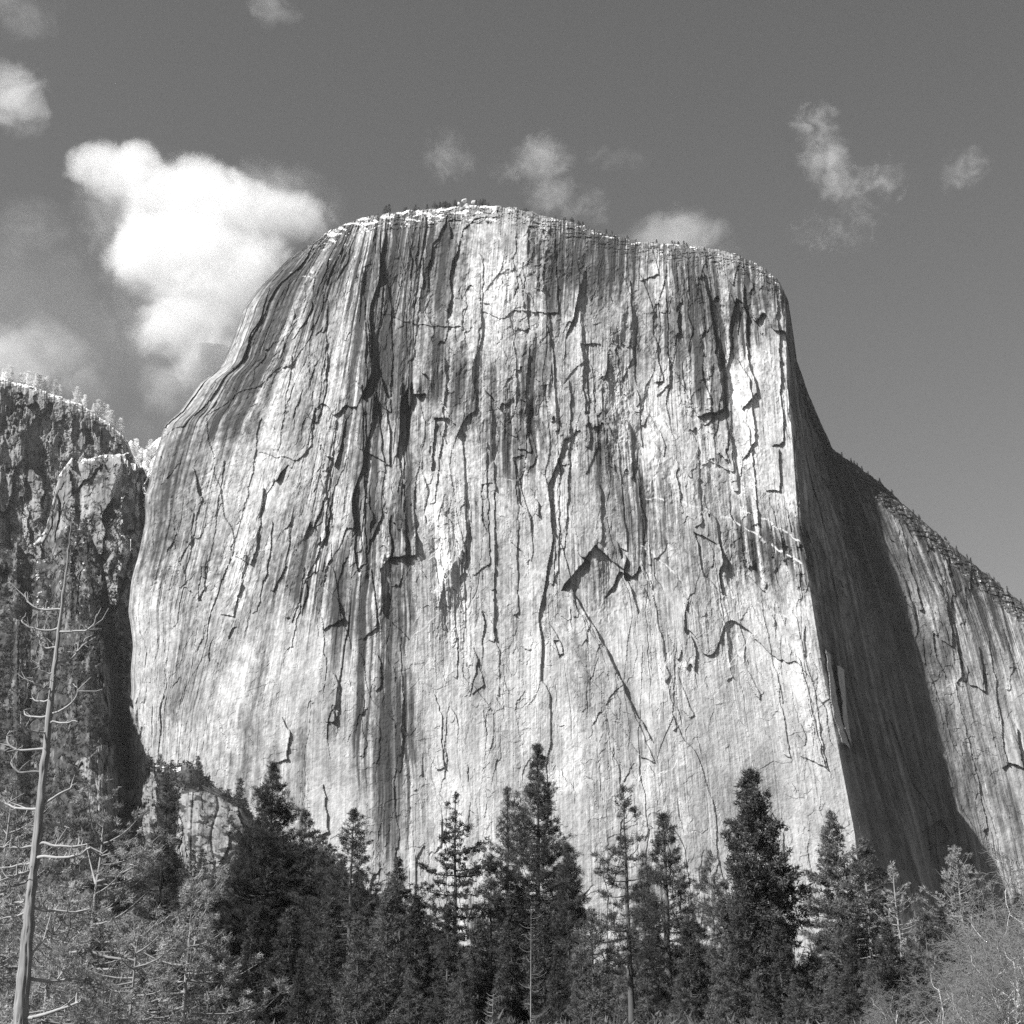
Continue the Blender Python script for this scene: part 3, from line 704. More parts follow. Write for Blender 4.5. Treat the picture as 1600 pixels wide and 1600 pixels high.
def conifer(name, H, R, crown0=0.15, prof=0.8, whorl=0.6, per=6, droop=-0.15, tipup=0.25, dens=5.0, side=0.28, start=0.3, gap=0.15, flat=0.06,
            L=0.42, Wd=0.055, nb=9, seed=1, trunk_r=None, leaf=None, barkm=None, barkm_low=None, branchm=None, lump=0.35, layer=0.0, lean=(0, 0), top_round=0.0, limb=1.0, spread=1.0, up=0.25, capr=99.0, puff=3):
    """returns (trunk mesh, crown mesh)"""
    rng = np.random.default_rng(seed)
    leaf = leaf or leaf_dark; barkm = barkm or bark
    tr = trunk_r or H * 0.014
    zs = np.linspace(0, H, 14)
    wob = np.cumsum(rng.normal(size=(14, 2)) * 0.004 * H, 0) * 0.4; wob -= wob[0]
    cx = wob[:, 0] + lean[0] * zs; cy = wob[:, 1] + lean[1] * zs
    T = Tubes(8)
    T.add(np.stack([cx, cy, zs], 1), tr * np.clip(1 - zs / H, 0.02, 1) ** 0.85 + 0.015, 9)
    C, A, TN = [], [], []
    z = H * crown0; zc0 = z
    sector = rng.uniform(0, 6.28, 5); samp = rng.uniform(0, 1, 5)
    while z < H - 0.15:
        h = (z - zc0) / (H - zc0)
        r0 = R * (1 - h) ** prof * min(1.0, (h + 0.08) / 0.16) ** 0.5
        r0 = min(r0, capr)
        if top_round: r0 = capr * 0.85 * math.sqrt(max(0.0, 1 - h ** (2 + top_round))) * (0.7 + 0.3 * (1 - h))
        if layer: r0 *= 1 - layer * (0.5 + 0.5 * math.sin(z * 2 * math.pi / 2.6 + 1.3 * math.sin(z)))
        k = max(2, int(round(per * (0.4 + 0.6 * (1 - h)))))
        ph = rng.uniform(0, 6.28)
        for j in range(k):
            if rng.random() < gap: continue
            a = ph + 6.283 * j / k + rng.normal() * 0.35
            lob = 1 + lump * sum(sm_ * math.sin(a * (1 + i % 2) + z * (0.25 + 0.2 * i) + sc_) for i, (sc_, sm_) in enumerate(zip(sector, samp))) / 2.2
            ln_ = max(0.25, r0 * lob * rng.uniform(0.62, 1.12))
            el = droop + (0.75 - droop) * h ** 2.2 + rng.normal() * 0.08
            q = np.linspace(0, 1, 6)
            rad = ln_ * q * math.cos(el)
            zz = ln_ * (q * math.sin(el) + tipup * q ** 2.2 - 0.05 * np.sin(q * 3.14))
            bx = np.interp(z, zs, cx); by = np.interp(z, zs, cy)
            bend = a + 0.25 * rng.normal() * q
            P = np.stack([bx + rad * np.cos(bend), by + rad * np.sin(bend), z + zz + rng.normal() * 0.1], 1)
            br = min(0.02 + 0.016 * ln_, tr * 0.5) * limb
            T.add(P, br * (1 - q * 0.85), 4)
            m = max(3, int(dens * ln_ * (1 + 0.25 * ln_ * side)))
            m3 = max(2, m // puff)
            qq = start + (1 - start) * rng.random(m3) ** 0.7
            wd = side * ln_ * (0.25 + 0.9 * np.sin(np.clip(qq, 0, 1) * 2.4) ** 1.0)
            so = rng.uniform(-1, 1, m3) * wd
            rp = np.repeat(np.arange(m3), puff)
            qq = qq[rp]; so = so[rp]; m = len(qq); pj = rng.normal(size=(m, 3)) * L * np.array([0.5, 0.5, 0.26])
            pos = np.stack([np.interp(qq, q, P[:, i]) for i in range(3)], 1)
            tx, ty = -math.sin(a), math.cos(a)
            pos[:, 0] += so * tx - np.abs(so) * 0.3 * math.cos(a); pos[:, 1] += so * ty - np.abs(so) * 0.3 * math.sin(a)
            pos[:, 2] += (rng.normal(size=m3) * flat * ln_ * 0.5)[rp]
            pos += pj
            ax = np.stack([np.cos(a) + so / (ln_ + .1) * tx, np.sin(a) + so / (ln_ + .1) * ty, np.full(m, 0.2)], 1)
            C.append(pos); A.append(ax); TN.append(np.clip((rng.random(m3) * 0.6)[rp] + 0.4 * rng.random(), 0, 1))
        z += whorl * rng.uniform(0.7, 1.3) * (1.15 - 0.5 * h)
    C.append(np.stack([np.full(6, cx[-1]), np.full(6, cy[-1]), H - rng.random(6) * 0.8], 1)); A.append(np.tile([[0, 0, 1.0]], (6, 1))); TN.append(rng.random(6))
    C = np.concatenate(C); A = np.concatenate(A); TN = np.concatenate(TN)
    tm = T.mesh(name + "_trunk", barkm)
    cm = blade_mesh(name + "_crown", C, A, L, Wd, nb, rng, leaf, up, spread, TN)
    return tm, cm

def plant(name, tip, dist, label, cat="tree", group=None, meshes=None, rz=0.0, base_px=None, **kw):
    """stand a tree so that its tip is where the photo shows it, dist metres away, on the ground"""
    x, y, z = [float(v) for v in at(tip[0], tip[1], dist)]
    gz_ = float(ground_z(np.array([x]), np.array([y]))[0])
    H = z - gz_
    if meshes is None:
        w = kw.pop("w")                                    # crown width in photo px
        kw.setdefault('capr', 0.62 * w * dist / F)
        R = 0.5 * w * dist / F / (0.45 ** kw.get('prof', 0.8))
        meshes = conifer(name, H, R, **kw); sc = 1.0; H0 = H
    else:
        meshes, H0 = meshes; sc = H / H0
    e = empty(name, (x, y, gz_), label, cat, group, rz)
    e.scale = (sc, sc, sc)
    for nm, me in zip(("trunk", "crown"), meshes): link(nm, me, e)
    return (meshes, H0), e

T0 = time.time()
PX = dict(L=0.5, Wd=0.036, nb=14)
# tall pines and firs along the skyline, left to right
plant("pine_tree", (262, 1215), 215, "narrow dark pine in front of the pale outcrop left of the widest pine", w=88, seed=11, crown0=.05, prof=0.75, lump=.5, gap=.12, whorl=0.76, dens=5.5, **PX)
plant("pine_tree", (429, 1192), 225, "broad dense dark pine at the foot of the cliff's left side", w=140, seed=12, crown0=.02, prof=0.85, lump=.45, per=7, whorl=0.69, gap=.08, dens=6, droop=-.05, **PX)
plant("pine_tree", (472, 1268), 235, "dark pine leaning out from the right flank of the broad left pine", w=92, seed=13, crown0=.02, prof=0.75, lump=.5, per=6, whorl=0.76, dens=5.5, **PX)
plant("pine_tree", (552, 1264), 215, "small pointed pine with an open triangular top below the dark streaks", w=114, seed=14, crown0=.05, prof=0.85, lump=.35, per=6, whorl=0.83, gap=.15, dens=5, tipup=.35, **PX)
plant("fir_tree", (621, 1340), 210, "slim spire topped fir between the small pointed pine and the layered fir", w=80, seed=15, crown0=.05, prof=0.95, lump=.25, per=7, whorl=0.47, dens=7.8, L=.4, Wd=.06, nb=9, leaf=leaf_mid)
plant("fir_tree", (712, 1238), 205, "fir with wide flat layered boughs and bright gaps between them", w=140, seed=16, crown0=.08, prof=0.8, lump=.5, per=5, whorl=1.37, gap=.12, droop=-.12, tipup=.12, flat=.05, side=.34, dens=8, layer=.35, start=.12, L=.42, Wd=.065, nb=9)
plant("pine_tree", (796, 1230), 222, "ragged dark pine just left of the tallest pointed pine", w=77, seed=17, crown0=.1, prof=0.75, lump=.5, per=5, whorl=0.96, gap=.2, dens=6, **PX)
plant("pine_tree", (836, 1162), 212, "tallest pointed pine in the middle of the tree line", w=110, seed=18, crown0=.04, prof=0.85, lump=.35, per=7, whorl=0.69, gap=.1, dens=6, tipup=.3, **PX)
plant("pine_tree", (886, 1322), 205, "round topped dark pine right of the tallest pointed pine", w=72, seed=19, crown0=.12, prof=.5, top_round=1.5, lump=.3, per=7, whorl=0.69, gap=.12, dens=6.5, **PX)
plant("pine_tree", (976, 1229), 200, "open crowned pine with a pale lower trunk and see-through boughs", w=92, seed=20, crown0=.28, prof=0.6, lump=.6, per=4, whorl=1.04, gap=.25, dens=5.5, start=.4, barkm=bark, tipup=.2, trunk_r=.5, **PX)
plant("fir_tree", (1037, 1270), 190, "dense straight fir with a thick black trunk under its crown", w=85, seed=21, crown0=.12, prof=0.7, lump=.3, per=6, whorl=0.83, gap=.15, dens=7, trunk_r=.62, side=.3, **PX)
plant("cedar_tree", (1107, 1332), 220, "small round headed cedar with a pale bare upper trunk", w=75, seed=22, crown0=.1, prof=0.7, lump=.4, per=5, whorl=0.56, gap=.25, dens=6.5, barkm=bark_lit, leaf=leaf_mid, **PX)
plant("pine_tree", (1172, 1205), 178, "big bushy pine with tufted arms and a bare topped spike", w=110, seed=23, crown0=.02, prof=0.72, lump=.4, per=7, whorl=0.76, gap=.1, dens=5.5, tipup=.45, L=.62, Wd=.085, nb=10, spread=1.1)
plant("fir_tree", (1299, 1268), 200, "tall shaggy fir with a pale trunk showing through, left of a twin", w=115, seed=24, crown0=.08, prof=0.75, lump=.35, per=6, whorl=0.56, gap=.2, dens=7.8, leaf=leaf_mid, barkm=bark_lit, tipup=.1, droop=-.2, L=.42, Wd=.06, nb=9)
plant("fir_tree", (1345, 1310), 192, "fir with a long pale trunk line, right of its taller twin", w=103, seed=25, crown0=.08, prof=0.7, lump=.35, per=6, whorl=0.61, gap=.22, dens=7.8, leaf=leaf_mid, barkm=bark_lit, tipup=.1, droop=-.2, L=.42, Wd=.06, nb=9)
plant("fir_tree", (1394, 1348), 185, "thin fir with bare looking pale boughs against the shadowed wall", w=93, seed=26, crown0=.1, prof=0.85, lump=.25, per=5, whorl=0.70, gap=.15, dens=4.4, start=.25, leaf=leaf_pale, barkm=bark_lit, droop=-.05, L=.3, Wd=.035, nb=7)
plant("fir_tree", (1491, 1322), 190, "sparse grey fir with a light trunk at the edge of the bare trees", w=123, seed=27, crown0=.1, prof=0.75, lump=.4, per=6, whorl=0.56, gap=.12, dens=5.2, start=.2, leaf=leaf_pale, barkm=bark_lit, droop=.05, L=.32, Wd=.035, nb=8)
plant("fir_tree", (1441, 1430), 170, "small leafy fir between the thin fir and the sparse grey fir", w=73, seed=28, crown0=.05, prof=0.7, lump=.4, per=6, whorl=0.56, dens=7.8, leaf=leaf_mid, **PX)
plant("pine_tree", (1128, 1400), 205, "dark young pine filling the gap left of the big bushy pine", w=61, seed=29, crown0=.03, prof=0.75, lump=.4, per=6, whorl=0.83, dens=6, **PX)
plant("pine_tree", (1004, 1330), 215, "pine standing close behind the open crowned pine", w=52, seed=30, crown0=.1, prof=0.7, lump=.4, per=5, whorl=0.96, gap=.2, dens=5.5, **PX)
plant("pine_tree", (765, 1350), 216, "dark pine filling between the layered fir and the ragged pine", w=68, seed=31, crown0=.03, prof=0.7, lump=.4, per=6, whorl=0.83, dens=6, **PX)
plant("pine_tree", (505, 1335), 222, "dark bushy pine in the hollow left of the small pointed pine", w=105, seed=32, crown0=.02, prof=0.65, lump=.5, per=7, whorl=0.76, dens=6, **PX)
plant("fir_tree", (384, 1300), 230, "dark fir hugging the left flank of the broad pine", w=88, seed=33, crown0=.02, prof=0.7, lump=.4, per=6, whorl=0.76, dens=6, **PX)
print("skyline", time.time() - T0)

# second rank: younger trees in front filling the lower edge, copies of four builds
def build_kind(nm, H, R, **kw): return (conifer(nm, H, R, **kw), H)
KIND = {
 "young_dark": build_kind("young_pine", 16, 3.6, seed=41, crown0=.02, prof=.62, lump=.5, per=6, whorl=.42, gap=.1, dens=6.5, L=.42, Wd=.05, nb=10),
 "young_dark2": build_kind("young_fir", 16, 3.4, seed=42, crown0=.02, prof=.7, lump=.5, per=6, whorl=.42, gap=.12, dens=6.5, L=.4, Wd=.045, nb=10, droop=-.25),
 "young_mid": build_kind("sapling_pine", 13, 2.9, seed=43, crown0=.02, prof=.7, lump=.55, per=6, whorl=.4, gap=.12, dens=6, L=.36, Wd=.04, nb=10, leaf=leaf_mid, tipup=.35),
 "young_mid2": build_kind("sapling_fir", 13, 3.2, seed=44, crown0=.02, prof=.6, lump=.6, per=6, whorl=.45, gap=.15, dens=5.5, L=.34, Wd=.038, nb=10, leaf=leaf_mid, droop=-.1),
}
rngp = np.random.default_rng(5)
def rank(kind, name, spots, labels, group):
    for (px, py, dist), lab in zip(spots, labels):
        plant(name, (px, py), dist, lab, "tree", group, meshes=KIND[kind], rz=float(rngp.uniform(0, 6.28)))
dark_spots = [(330, 1395, 160), (395, 1430, 150), (455, 1420, 155), (520, 1410, 165), (650, 1400, 170), (700, 1420, 160), (748, 1440, 165), (800, 1400, 170), (850, 1420, 160), (905, 1440, 170), (1075, 1440, 165), (1150, 1420, 150), (1215, 1450, 150), (1330, 1450, 160), (1385, 1440, 165), (870, 1480, 140), (560, 1490, 150), (470, 1500, 140)]
rank("young_dark", "pine_tree", dark_spots[::2], ["dark younger pine in the shaded rank below the skyline trees"] * 9, "shaded younger pines below the skyline")
rank("young_dark2", "fir_tree", dark_spots[1::2], ["dark younger fir in the shaded rank below the skyline trees"] * 9, "shaded younger firs below the skyline")
plant("sapling_tree", (563, 1432), 130, "light grey young pine with a visible stem in front of the shaded pines", "tree", None, meshes=KIND["young_mid"], rz=1.0)
plant("sapling_tree", (606, 1390), 150, "feathery mid grey young pine below the slim spire topped fir", "tree", None, meshes=KIND["young_mid"], rz=2.2)
plant("sapling_tree", (335, 1430), 120, "light feathery young tree below the outcrop left of the broad pine", "tree", None, meshes=KIND["young_mid2"], rz=0.4)
plant("sapling_tree", (925, 1425), 150, "thin stemmed young fir left of the open crowned pine", "tree", None, meshes=KIND["young_mid2"], rz=3.4)
rank("young_mid", "sapling_tree", [(230, 1440, 110), (285, 1480, 100), (720, 1500, 130), (780, 1520, 120), (1010, 1500, 140), (1120, 1500, 130), (1300, 1520, 130)], ["grey sunlit sapling among the understory along the bottom edge"] * 7, "sunlit saplings along the bottom edge")
rank("young_mid2", "sapling_tree", [(150, 1440, 105), (380, 1510, 100), (640, 1510, 130), (900, 1530, 120), (1060, 1530, 120), (1180, 1520, 120), (1240, 1530, 120), (1360, 1500, 130)], ["grey drooping sapling among the understory along the bottom edge"] * 8, "drooping saplings along the bottom edge")
print("trees", time.time() - T0)


branchwood = plain_material("bleached_branch", 0.34, 0.5, 4.0, 0.9)
# ---------------------------------------------------------------- dead snag at the left
SD = 65.0
def pt(px, py, D): return np.array([float(v) for v in at(px, py, D)])
def rpx(w, D): return 0.5 * w * D / F
tp = [(112, 818), (106, 870), (97, 940), (89, 1010), (80, 1090), (72, 1170), (63, 1260), (54, 1340), (46, 1420), (40, 1500), (34, 1575), (29, 1640), (26, 1668)]
tw = [1.3, 2.8, 4.5, 6.5, 8.6, 10.8, 12.5, 14, 15.5, 17.5, 20, 23, 27]
base = pt(tp[-1][0], tp[-1][1], SD)
gb = float(ground_z(base[:1], base[1:2])[0])
snag = empty("dead_tree", (float(base[0]), SD, gb), "tall bare dead tree with upturned broken branches and grey trunk at the left edge", "dead tree")
T = Tubes(12)
P = np.array([pt(x, y, SD) for x, y in tp]); P[-1, 2] = gb - 0.3
Pi = np.stack([np.interp(np.linspace(0, 12, 60), range(13), P[:, i]) for i in range(3)], 1)
ri = np.interp(np.linspace(0, 12, 60), range(13), [rpx(w, SD) for w in tw])
rg_ = np.random.default_rng(3)
ri *= 1 + 0.06 * rg_.normal(size=60); Pi[:, :2] += 0.015 * rg_.normal(size=(60, 2))
Pi = np.stack([np.interp(np.linspace(0, 59, 240), range(60), Pi[:, i]) for i in range(3)], 1); ri = np.interp(np.linspace(0, 59, 240), range(60), ri)
T.add(Pi - np.array(snag.location), ri, 36)
ang = np.arange(36)[None, :] * 2 * math.pi / 36; hh_ = np.linspace(0, 28, 240)[:, None]
tw_ = ang * 5.73 + 0.5 * np.sin(hh_ * .5)                   # splits and loose plates of the old wood
rel = 1 + 0.20 * perlin(tw_ * 0.55, hh_ * .22, 3) * np.ones((240, 36)) - 0.22 * (1 - smooth(0, .12, np.abs(perlin(tw_ * 0.8, hh_ * .13, 5)))) + 0.05 * perlin(tw_ * 2.2, hh_ * 1.4, 6)
T.v[0] = ((T.v[0].reshape(240, 36, 3) - (Pi - np.array(snag.location))[:, None]) * rel[..., None] + (Pi - np.array(snag.location))[:, None]).reshape(-1, 3)
link("trunk", T.mesh("dead_trunk", deadwood), snag)
BR = [([(93, 952), (62, 952), (48, 945), (41, 935), (40, 922)], [[(41, 934), (30, 924), (20, 914)], [(44, 938), (43, 925)]]), ([(89, 983), (62, 984), (45, 980), (35, 972), (36, 962)], [[(59, 980), (58, 967), (60, 955)], [(70, 984), (71, 972)]]),
      ([(100, 987), (130, 986), (145, 979), (152, 960)], [[(145, 979), (160, 968), (170, 950)], [(150, 966), (158, 950)]]), ([(85, 1012), (72, 1013), (62, 1007), (62, 995), (54, 985)], [[(84, 1008), (73, 997)]]),
      ([(92, 1036), (110, 1031), (122, 1020), (130, 1005), (150, 997)], [[(122, 1020), (105, 1018)], [(130, 1006), (142, 1015)], [(126, 1014), (133, 998), (145, 992)]]), ([(81, 1051), (67, 1050), (61, 1040), (62, 1025)], [[(61, 1038), (48, 1030)]]),
      ([(77, 1075), (65, 1075), (52, 1067), (49, 1055)], [[(52, 1066), (35, 1059), (27, 1052)], [(40, 1061), (33, 1048)]]), ([(75, 1094), (60, 1097), (51, 1092), (51, 1082)], []),
      ([(82, 1115), (105, 1104), (120, 1087), (122, 1077), (115, 1067)], [[(122, 1080), (150, 1080), (160, 1077)], [(122, 1078), (134, 1066), (142, 1058)], [(113, 1095), (112, 1082)]]), ([(71, 1120), (47, 1121), (37, 1115), (37, 1107)], [[(50, 1121), (40, 1112)]]),
      ([(67, 1144), (42, 1142), (32, 1132), (34, 1122)], []), ([(84, 1129), (105, 1129), (120, 1127)], []), ([(65, 1170), (32, 1174), (14, 1165), (11, 1150), (17, 1142)], [[(14, 1165), (0, 1162)]]),
      ([(61, 1205), (29, 1207), (20, 1198), (17, 1188)], []), ([(68, 1258), (87, 1244), (105, 1236), (114, 1227)], []), ([(55, 1264), (21, 1264), (9, 1256), (5, 1246)], [[(21, 1264), (5, 1250)]]),
      ([(71, 1289), (100, 1291), (108, 1277)], [[(100, 1291), (118, 1298)]]), ([(66, 1339), (105, 1340), (126, 1335), (139, 1323)], [[(139, 1323), (160, 1334), (168, 1328)]]), ([(52, 1323), (26, 1325), (0, 1324)], []),
      ([(70, 1318), (113, 1324), (136, 1319)], []), ([(47, 1348), (21, 1353), (-5, 1359)], []), ([(43, 1361), (24, 1366), (-5, 1380)], []), ([(38, 1408), (16, 1414)], []), ([(35, 1428), (0, 1436)], []),
      ([(50, 1488), (70, 1470), (79, 1432)], []), ([(48, 1420), (80, 1421), (119, 1425)], [[(119, 1425), (140, 1420)]]), ([(52, 1590), (102, 1574), (131, 1563)], []), ([(45, 1530), (90, 1533), (130, 1528)], []),
      ([(102, 900), (108, 897)], []), ([(98, 925), (92, 920)], []), ([(103, 885), (95, 880)], []), ([(96, 960), (104, 950), (101, 940)], [])]
for k, (pts, twigs) in enumerate(BR):
    side = rg_.uniform(-1, 1)
    TT = Tubes(6)
    n = len(pts)
    def trunkx(y): return np.interp(y, [q[1] for q in tp], [q[0] for q in tp])
    pp = [(trunkx(pts[0][1]), pts[0][1])] + pts
    m = np.array([pt(x, y, SD + side * 1.6 * min(1, abs(x - pp[0][0]) / 60)) for x, y in pp])
    u = np.linspace(0, len(pp) - 1, 16)
    m = np.stack([np.interp(u, range(len(pp)), m[:, i]) for i in range(3)], 1)
    m[1:] += rg_.normal(size=(15, 3)) * 0.035
    for _ in range(1): m[1:-1] = 0.25 * m[:-2] + 0.5 * m[1:-1] + 0.25 * m[2:]
    ylen = abs(pts[0][0] - pts[-1][0])
    r0 = rpx(1.7 + ylen * 0.045 + (pts[0][1] - 900) * 0.0035, SD)
    TT.add(m - np.array(snag.location), np.linspace(r0, r0 * 0.4, 16), 6)
    for tg in twigs:
        q = np.array([pt(x, y, SD + side * 1.4) for x, y in tg]); TT.add(q - np.array(snag.location), np.linspace(r0 * 0.5, r0 * 0.22, len(q)), 4)
    for _ in range(int(3 + ylen / 9)):
        i0 = int(rg_.integers(5, 15)); dv = rg_.normal(size=3) * .5 + np.array([0, 0, .5]); l = rg_.uniform(.15, .7)
        TT.add(np.array([m[i0], m[i0] + dv * l * .5, m[i0] + dv * l + rg_.normal(size=3) * .06]) - np.array(snag.location), [r0 * .4, r0 * .3, r0 * .15], 4)
    link("branch", TT.mesh("dead_branch", branchwood), snag)

# ---------------------------------------------------------------- pale foliage trees in the left foreground
NP = dict(L=0.30, Wd=0.028, nb=10, leaf=leaf_pale, barkm=bark_lit, droop=-.12, tipup=.28, gap=.3, side=.3, start=.35, puff=4, lump=.9, flat=.14, limb=1.1)
plant("cedar_tree", (20, 1225), 100, "pale feathery cedar behind the dead tree at the left edge", w=170, seed=61, crown0=.05, prof=.5, per=6, whorl=.75, dens=9, **NP)
plant("cedar_tree", (165, 1262), 96, "pale feathery cedar spreading right of the dead tree trunk", w=200, seed=62, crown0=.05, prof=.42, per=6, whorl=.8, dens=8, **NP)
plant("cedar_tree", (300, 1385), 92, "low pale cedar below the outcrop, its sprays reaching right", w=170, seed=63, crown0=.02, prof=.45, per=6, whorl=.6, dens=8, **NP)
plant("cedar_tree", (90, 1400), 78, "bushy pale cedar in front of the dead tree's lower trunk on its right", w=170, seed=64, crown0=.02, prof=.45, per=6, whorl=.55, dens=9, **NP)
plant("cedar_tree", (215, 1455), 76, "low bushy pale cedar at the bottom edge between dead tree and saplings", w=190, seed=65, crown0=.02, prof=.45, per=6, whorl=.5, dens=9, **NP)
plant("cedar_tree", (-10, 1420), 88, "pale cedar cut by the left frame edge beside the dead tree", w=150, seed=66, crown0=.02, prof=.45, per=6, whorl=.6, dens=9, **NP)

# ---------------------------------------------------------------- bare deciduous trees on the right
def bare_tree(name, H, W_, seed, dense=1.0):
    rng = np.random.default_rng(seed)
    TR = Tubes(7); TW = Tubes(3)
    def grow(p, d, ln_, r, lev):
        n = 6; P_ = [p]; dd = d.copy()
        for i in range(n):
            dd = dd + rng.normal(size=3) * (0.15 if lev < 1 else 0.27) + np.array([0, 0, 0.07 if lev < 2 else 0.01]); dd /= np.linalg.norm(dd); P_.append(P_[-1] + dd * ln_ / n)
        P_ = np.array(P_); (TR if lev < 2 else TW).add(P_, np.linspace(r, r * 0.45, n + 1), 7 if lev < 2 else 3)
        if lev >= 4: return
        k = int((5, 7, 5, 4)[lev] * dense + 0.5)
        for j in range(k):
            f = rng.uniform(0.25 if lev else 0.18, 1.0); i = f * n; a = int(min(i, n - 1)); q = P_[a] + (P_[a + 1] - P_[a]) * (i - a)
            t_ = P_[a + 1] - P_[a]; t_ /= np.linalg.norm(t_)
            s_ = rng.normal(size=3); s_ -= s_.dot(t_) * t_; s_ /= np.linalg.norm(s_)
            ang = rng.uniform(0.5, 1.05); nd = t_ * math.cos(ang) + s_ * math.sin(ang) * np.array([1.3, 1.3, 0.8])
            grow(q, nd / np.linalg.norm(nd), ln_ * rng.uniform(0.40, 0.68), max(0.02, r * 0.52 * (1 - 0.3 * f)), lev + 1)
    for s_ in range(3):
        a = rng.uniform(0, 6.28); t_ = 0.32 * W_ / H
        grow(np.array([0.2 * math.cos(a), 0.2 * math.sin(a), 0.0]), np.array([t_ * math.cos(a), t_ * math.sin(a), 1.0]), H * rng.uniform(0.6, 0.75), H * 0.0075, 0)
    return TR.mesh(name + "_trunk", limbwood), TW.mesh(name + "_twigs", twigwood)
BTM = [bare_tree("bare", 14, 13, 71), bare_tree("bare", 14, 13, 74), bare_tree("bare", 14, 12, 77)]
BSP = [(1592, 1300, 150, 0, "tallest bare tree with pale twigs at the right frame edge"), (1545, 1372, 130, 1, "pale twiggy tree in front of the shadowed wall's foot"), (1500, 1432, 120, 2, "bare grey tree beneath the sparse grey fir"),
       (1455, 1470, 105, 0, "bare twiggy tree below the small leafy fir"), (1575, 1430, 90, 1, "near bare tree with white limbs low at the right edge"), (1520, 1500, 80, 2, "low bare tree of crossing white limbs near the lower right corner"),
       (1400, 1515, 100, 1, "low bare thicket tree under the thin fir"), (1630, 1400, 100, 2, "bare tree partly cut by the right frame edge"),        (1565, 1350, 165, 2, "thin bare tree behind the tallest bare tree"), (1608, 1345, 115, 1, "bare tree with spreading pale limbs halfway up the right frame edge"), (1556, 1395, 100, 0, "bare tree with dense fine twigs left of the frame edge trees")]
for px, py, D, k, lab in BSP:
    x, y, z = [float(v) for v in at(px, py, D)]; g0 = float(ground_z(np.array([x]), np.array([y]))[0])
    e = empty("bare_tree", (x, y, g0), lab, "bare tree", "bare trees at the right edge", px * 0.37)
    s_ = (z - g0) / max(v.co.z for v in BTM[k][1].vertices); e.scale = (s_ * 1.1, s_ * 1.1, s_)
    link("trunk", BTM[k][0], e); link("twigs", BTM[k][1], e)

for tp_, D_, lab in [((1470, 1425), 185, "dark fir backing the bare trees below the sparse grey fir"), ((1530, 1415), 190, "dark fir backing the bare trees left of the right frame edge"), ((1590, 1400), 185, "dark fir behind the tallest bare tree at the right frame edge"), ((1420, 1470), 175, "dark fir behind the low bare thicket tree"), ((1500, 1470), 170, "low dark fir in the middle of the bare thicket"), ((1560, 1460), 165, "low dark fir at the right of the bare thicket")]:
    plant("fir_tree", tp_, D_, lab, "tree", None, meshes=KIND["young_dark2" if tp_[0] % 20 else "young_dark"], rz=tp_[0] * .1)

rank("young_mid2", "sapling_tree", [(1440, 1540, 120), (1500, 1560, 110), (1570, 1550, 115)], ["grey drooping sapling among the understory along the bottom edge"] * 3, "drooping saplings along the bottom edge")
rank("young_dark2", "fir_tree", [(1470, 1500, 150), (1545, 1500, 150), (1600, 1480, 150)], ["dark young fir behind the near bare trees in the lower right corner"] * 3, "young firs behind the near bare trees")

def dead_sapling(px, py, D, lab, seed):
    rng = np.random.default_rng(seed)
    x, y, z = [float(v) for v in at(px, py, D)]; H = z
    e = empty("dead_sapling", (x, y, 0.0), lab, "dead tree")
    T1 = Tubes(6); T1.add(np.array([[0, 0, 0], [0.05, 0, H * .5], [0.1, 0, H]]), [H * .005, H * .0035, 0.01]); link("trunk", T1.mesh("dead_sapling_trunk", bark_lit), e)
    T2 = Tubes(4)
    for i in range(34):
        h = rng.uniform(.25, .98); a = rng.uniform(0, 6.28); l = H * .12 * (1.25 - h) * rng.uniform(.5, 1.3) + .3; q = np.linspace(0, 1, 6)
        T2.add(np.stack([0.1 * h + np.cos(a) * l * q, np.sin(a) * l * q, H * h + l * (.5 * q ** 2.2 - .12 * q)], 1), 0.014 * (1 - .6 * q))
    link("branches", T2.mesh("dead_sapling_branches", bark_lit), e)
dead_sapling(828, 1415, 120, "thin dead conifer with curled bare branches in front of the tallest pine", 81)
dead_sapling(768, 1552, 90, "small white dead sapling at the bottom edge below the tall pines", 82)

# ---------------------------------------------------------------- small trees on rims and slope
def tiny(name, H, R, seed, leaf, prof=.7, top=0.0):
    tm, cm = conifer(name, H, R, seed=seed, crown0=.12, prof=prof, whorl=1.1, per=6, dens=1.6, gap=.15, L=1.1, Wd=.16, nb=7, puff=2, leaf=leaf, lump=.4, side=.3, top_round=top, capr=R)
    return cm
TINY = {"dark": [tiny("rim_pine", 14, 3.4, 91, leaf_mid), tiny("rim_pine", 14, 4.2, 92, leaf_mid, .4, 1.0)], "frost": [tiny("frosted_pine", 15, 3.2, 93, leaf_frost), tiny("frosted_pine", 15, 3.8, 94, leaf_frost, .5)],
        "slope": [tiny("slope_pine", 16, 3.6, 95, leaf_dark), tiny("slope_pine", 16, 4.2, 96, leaf_dark, .45, 1.0)]}
rt = np.random.default_rng(9)
def scatter(info, xs, kind, hpx, name, label, group, row=-1, behind=(0, 3), cat="tree"):
    X, Y, D = info
    for x0 in xs:
        i = int(np.argmin(np.abs(X[row] - x0)))
        p = [float(v) for v in at(X[row, i], Y[row, i], D[row, i])]
        b_ = rt.uniform(*behind); h = hpx * rt.uniform(.55, 1.25) * D[row, i] / F
        o = link(name, TINY[kind][int(rt.integers(2))]); o.location = (p[0] * (1 + b_ / p[1]), p[1] + b_, p[2] + b_ * 0.12 - 1.0)
        s_ = h / 14.5; o.scale = (s_, s_, s_); o.rotation_euler.z = rt.uniform(0, 6.28)
        tag(o, label, cat, group)
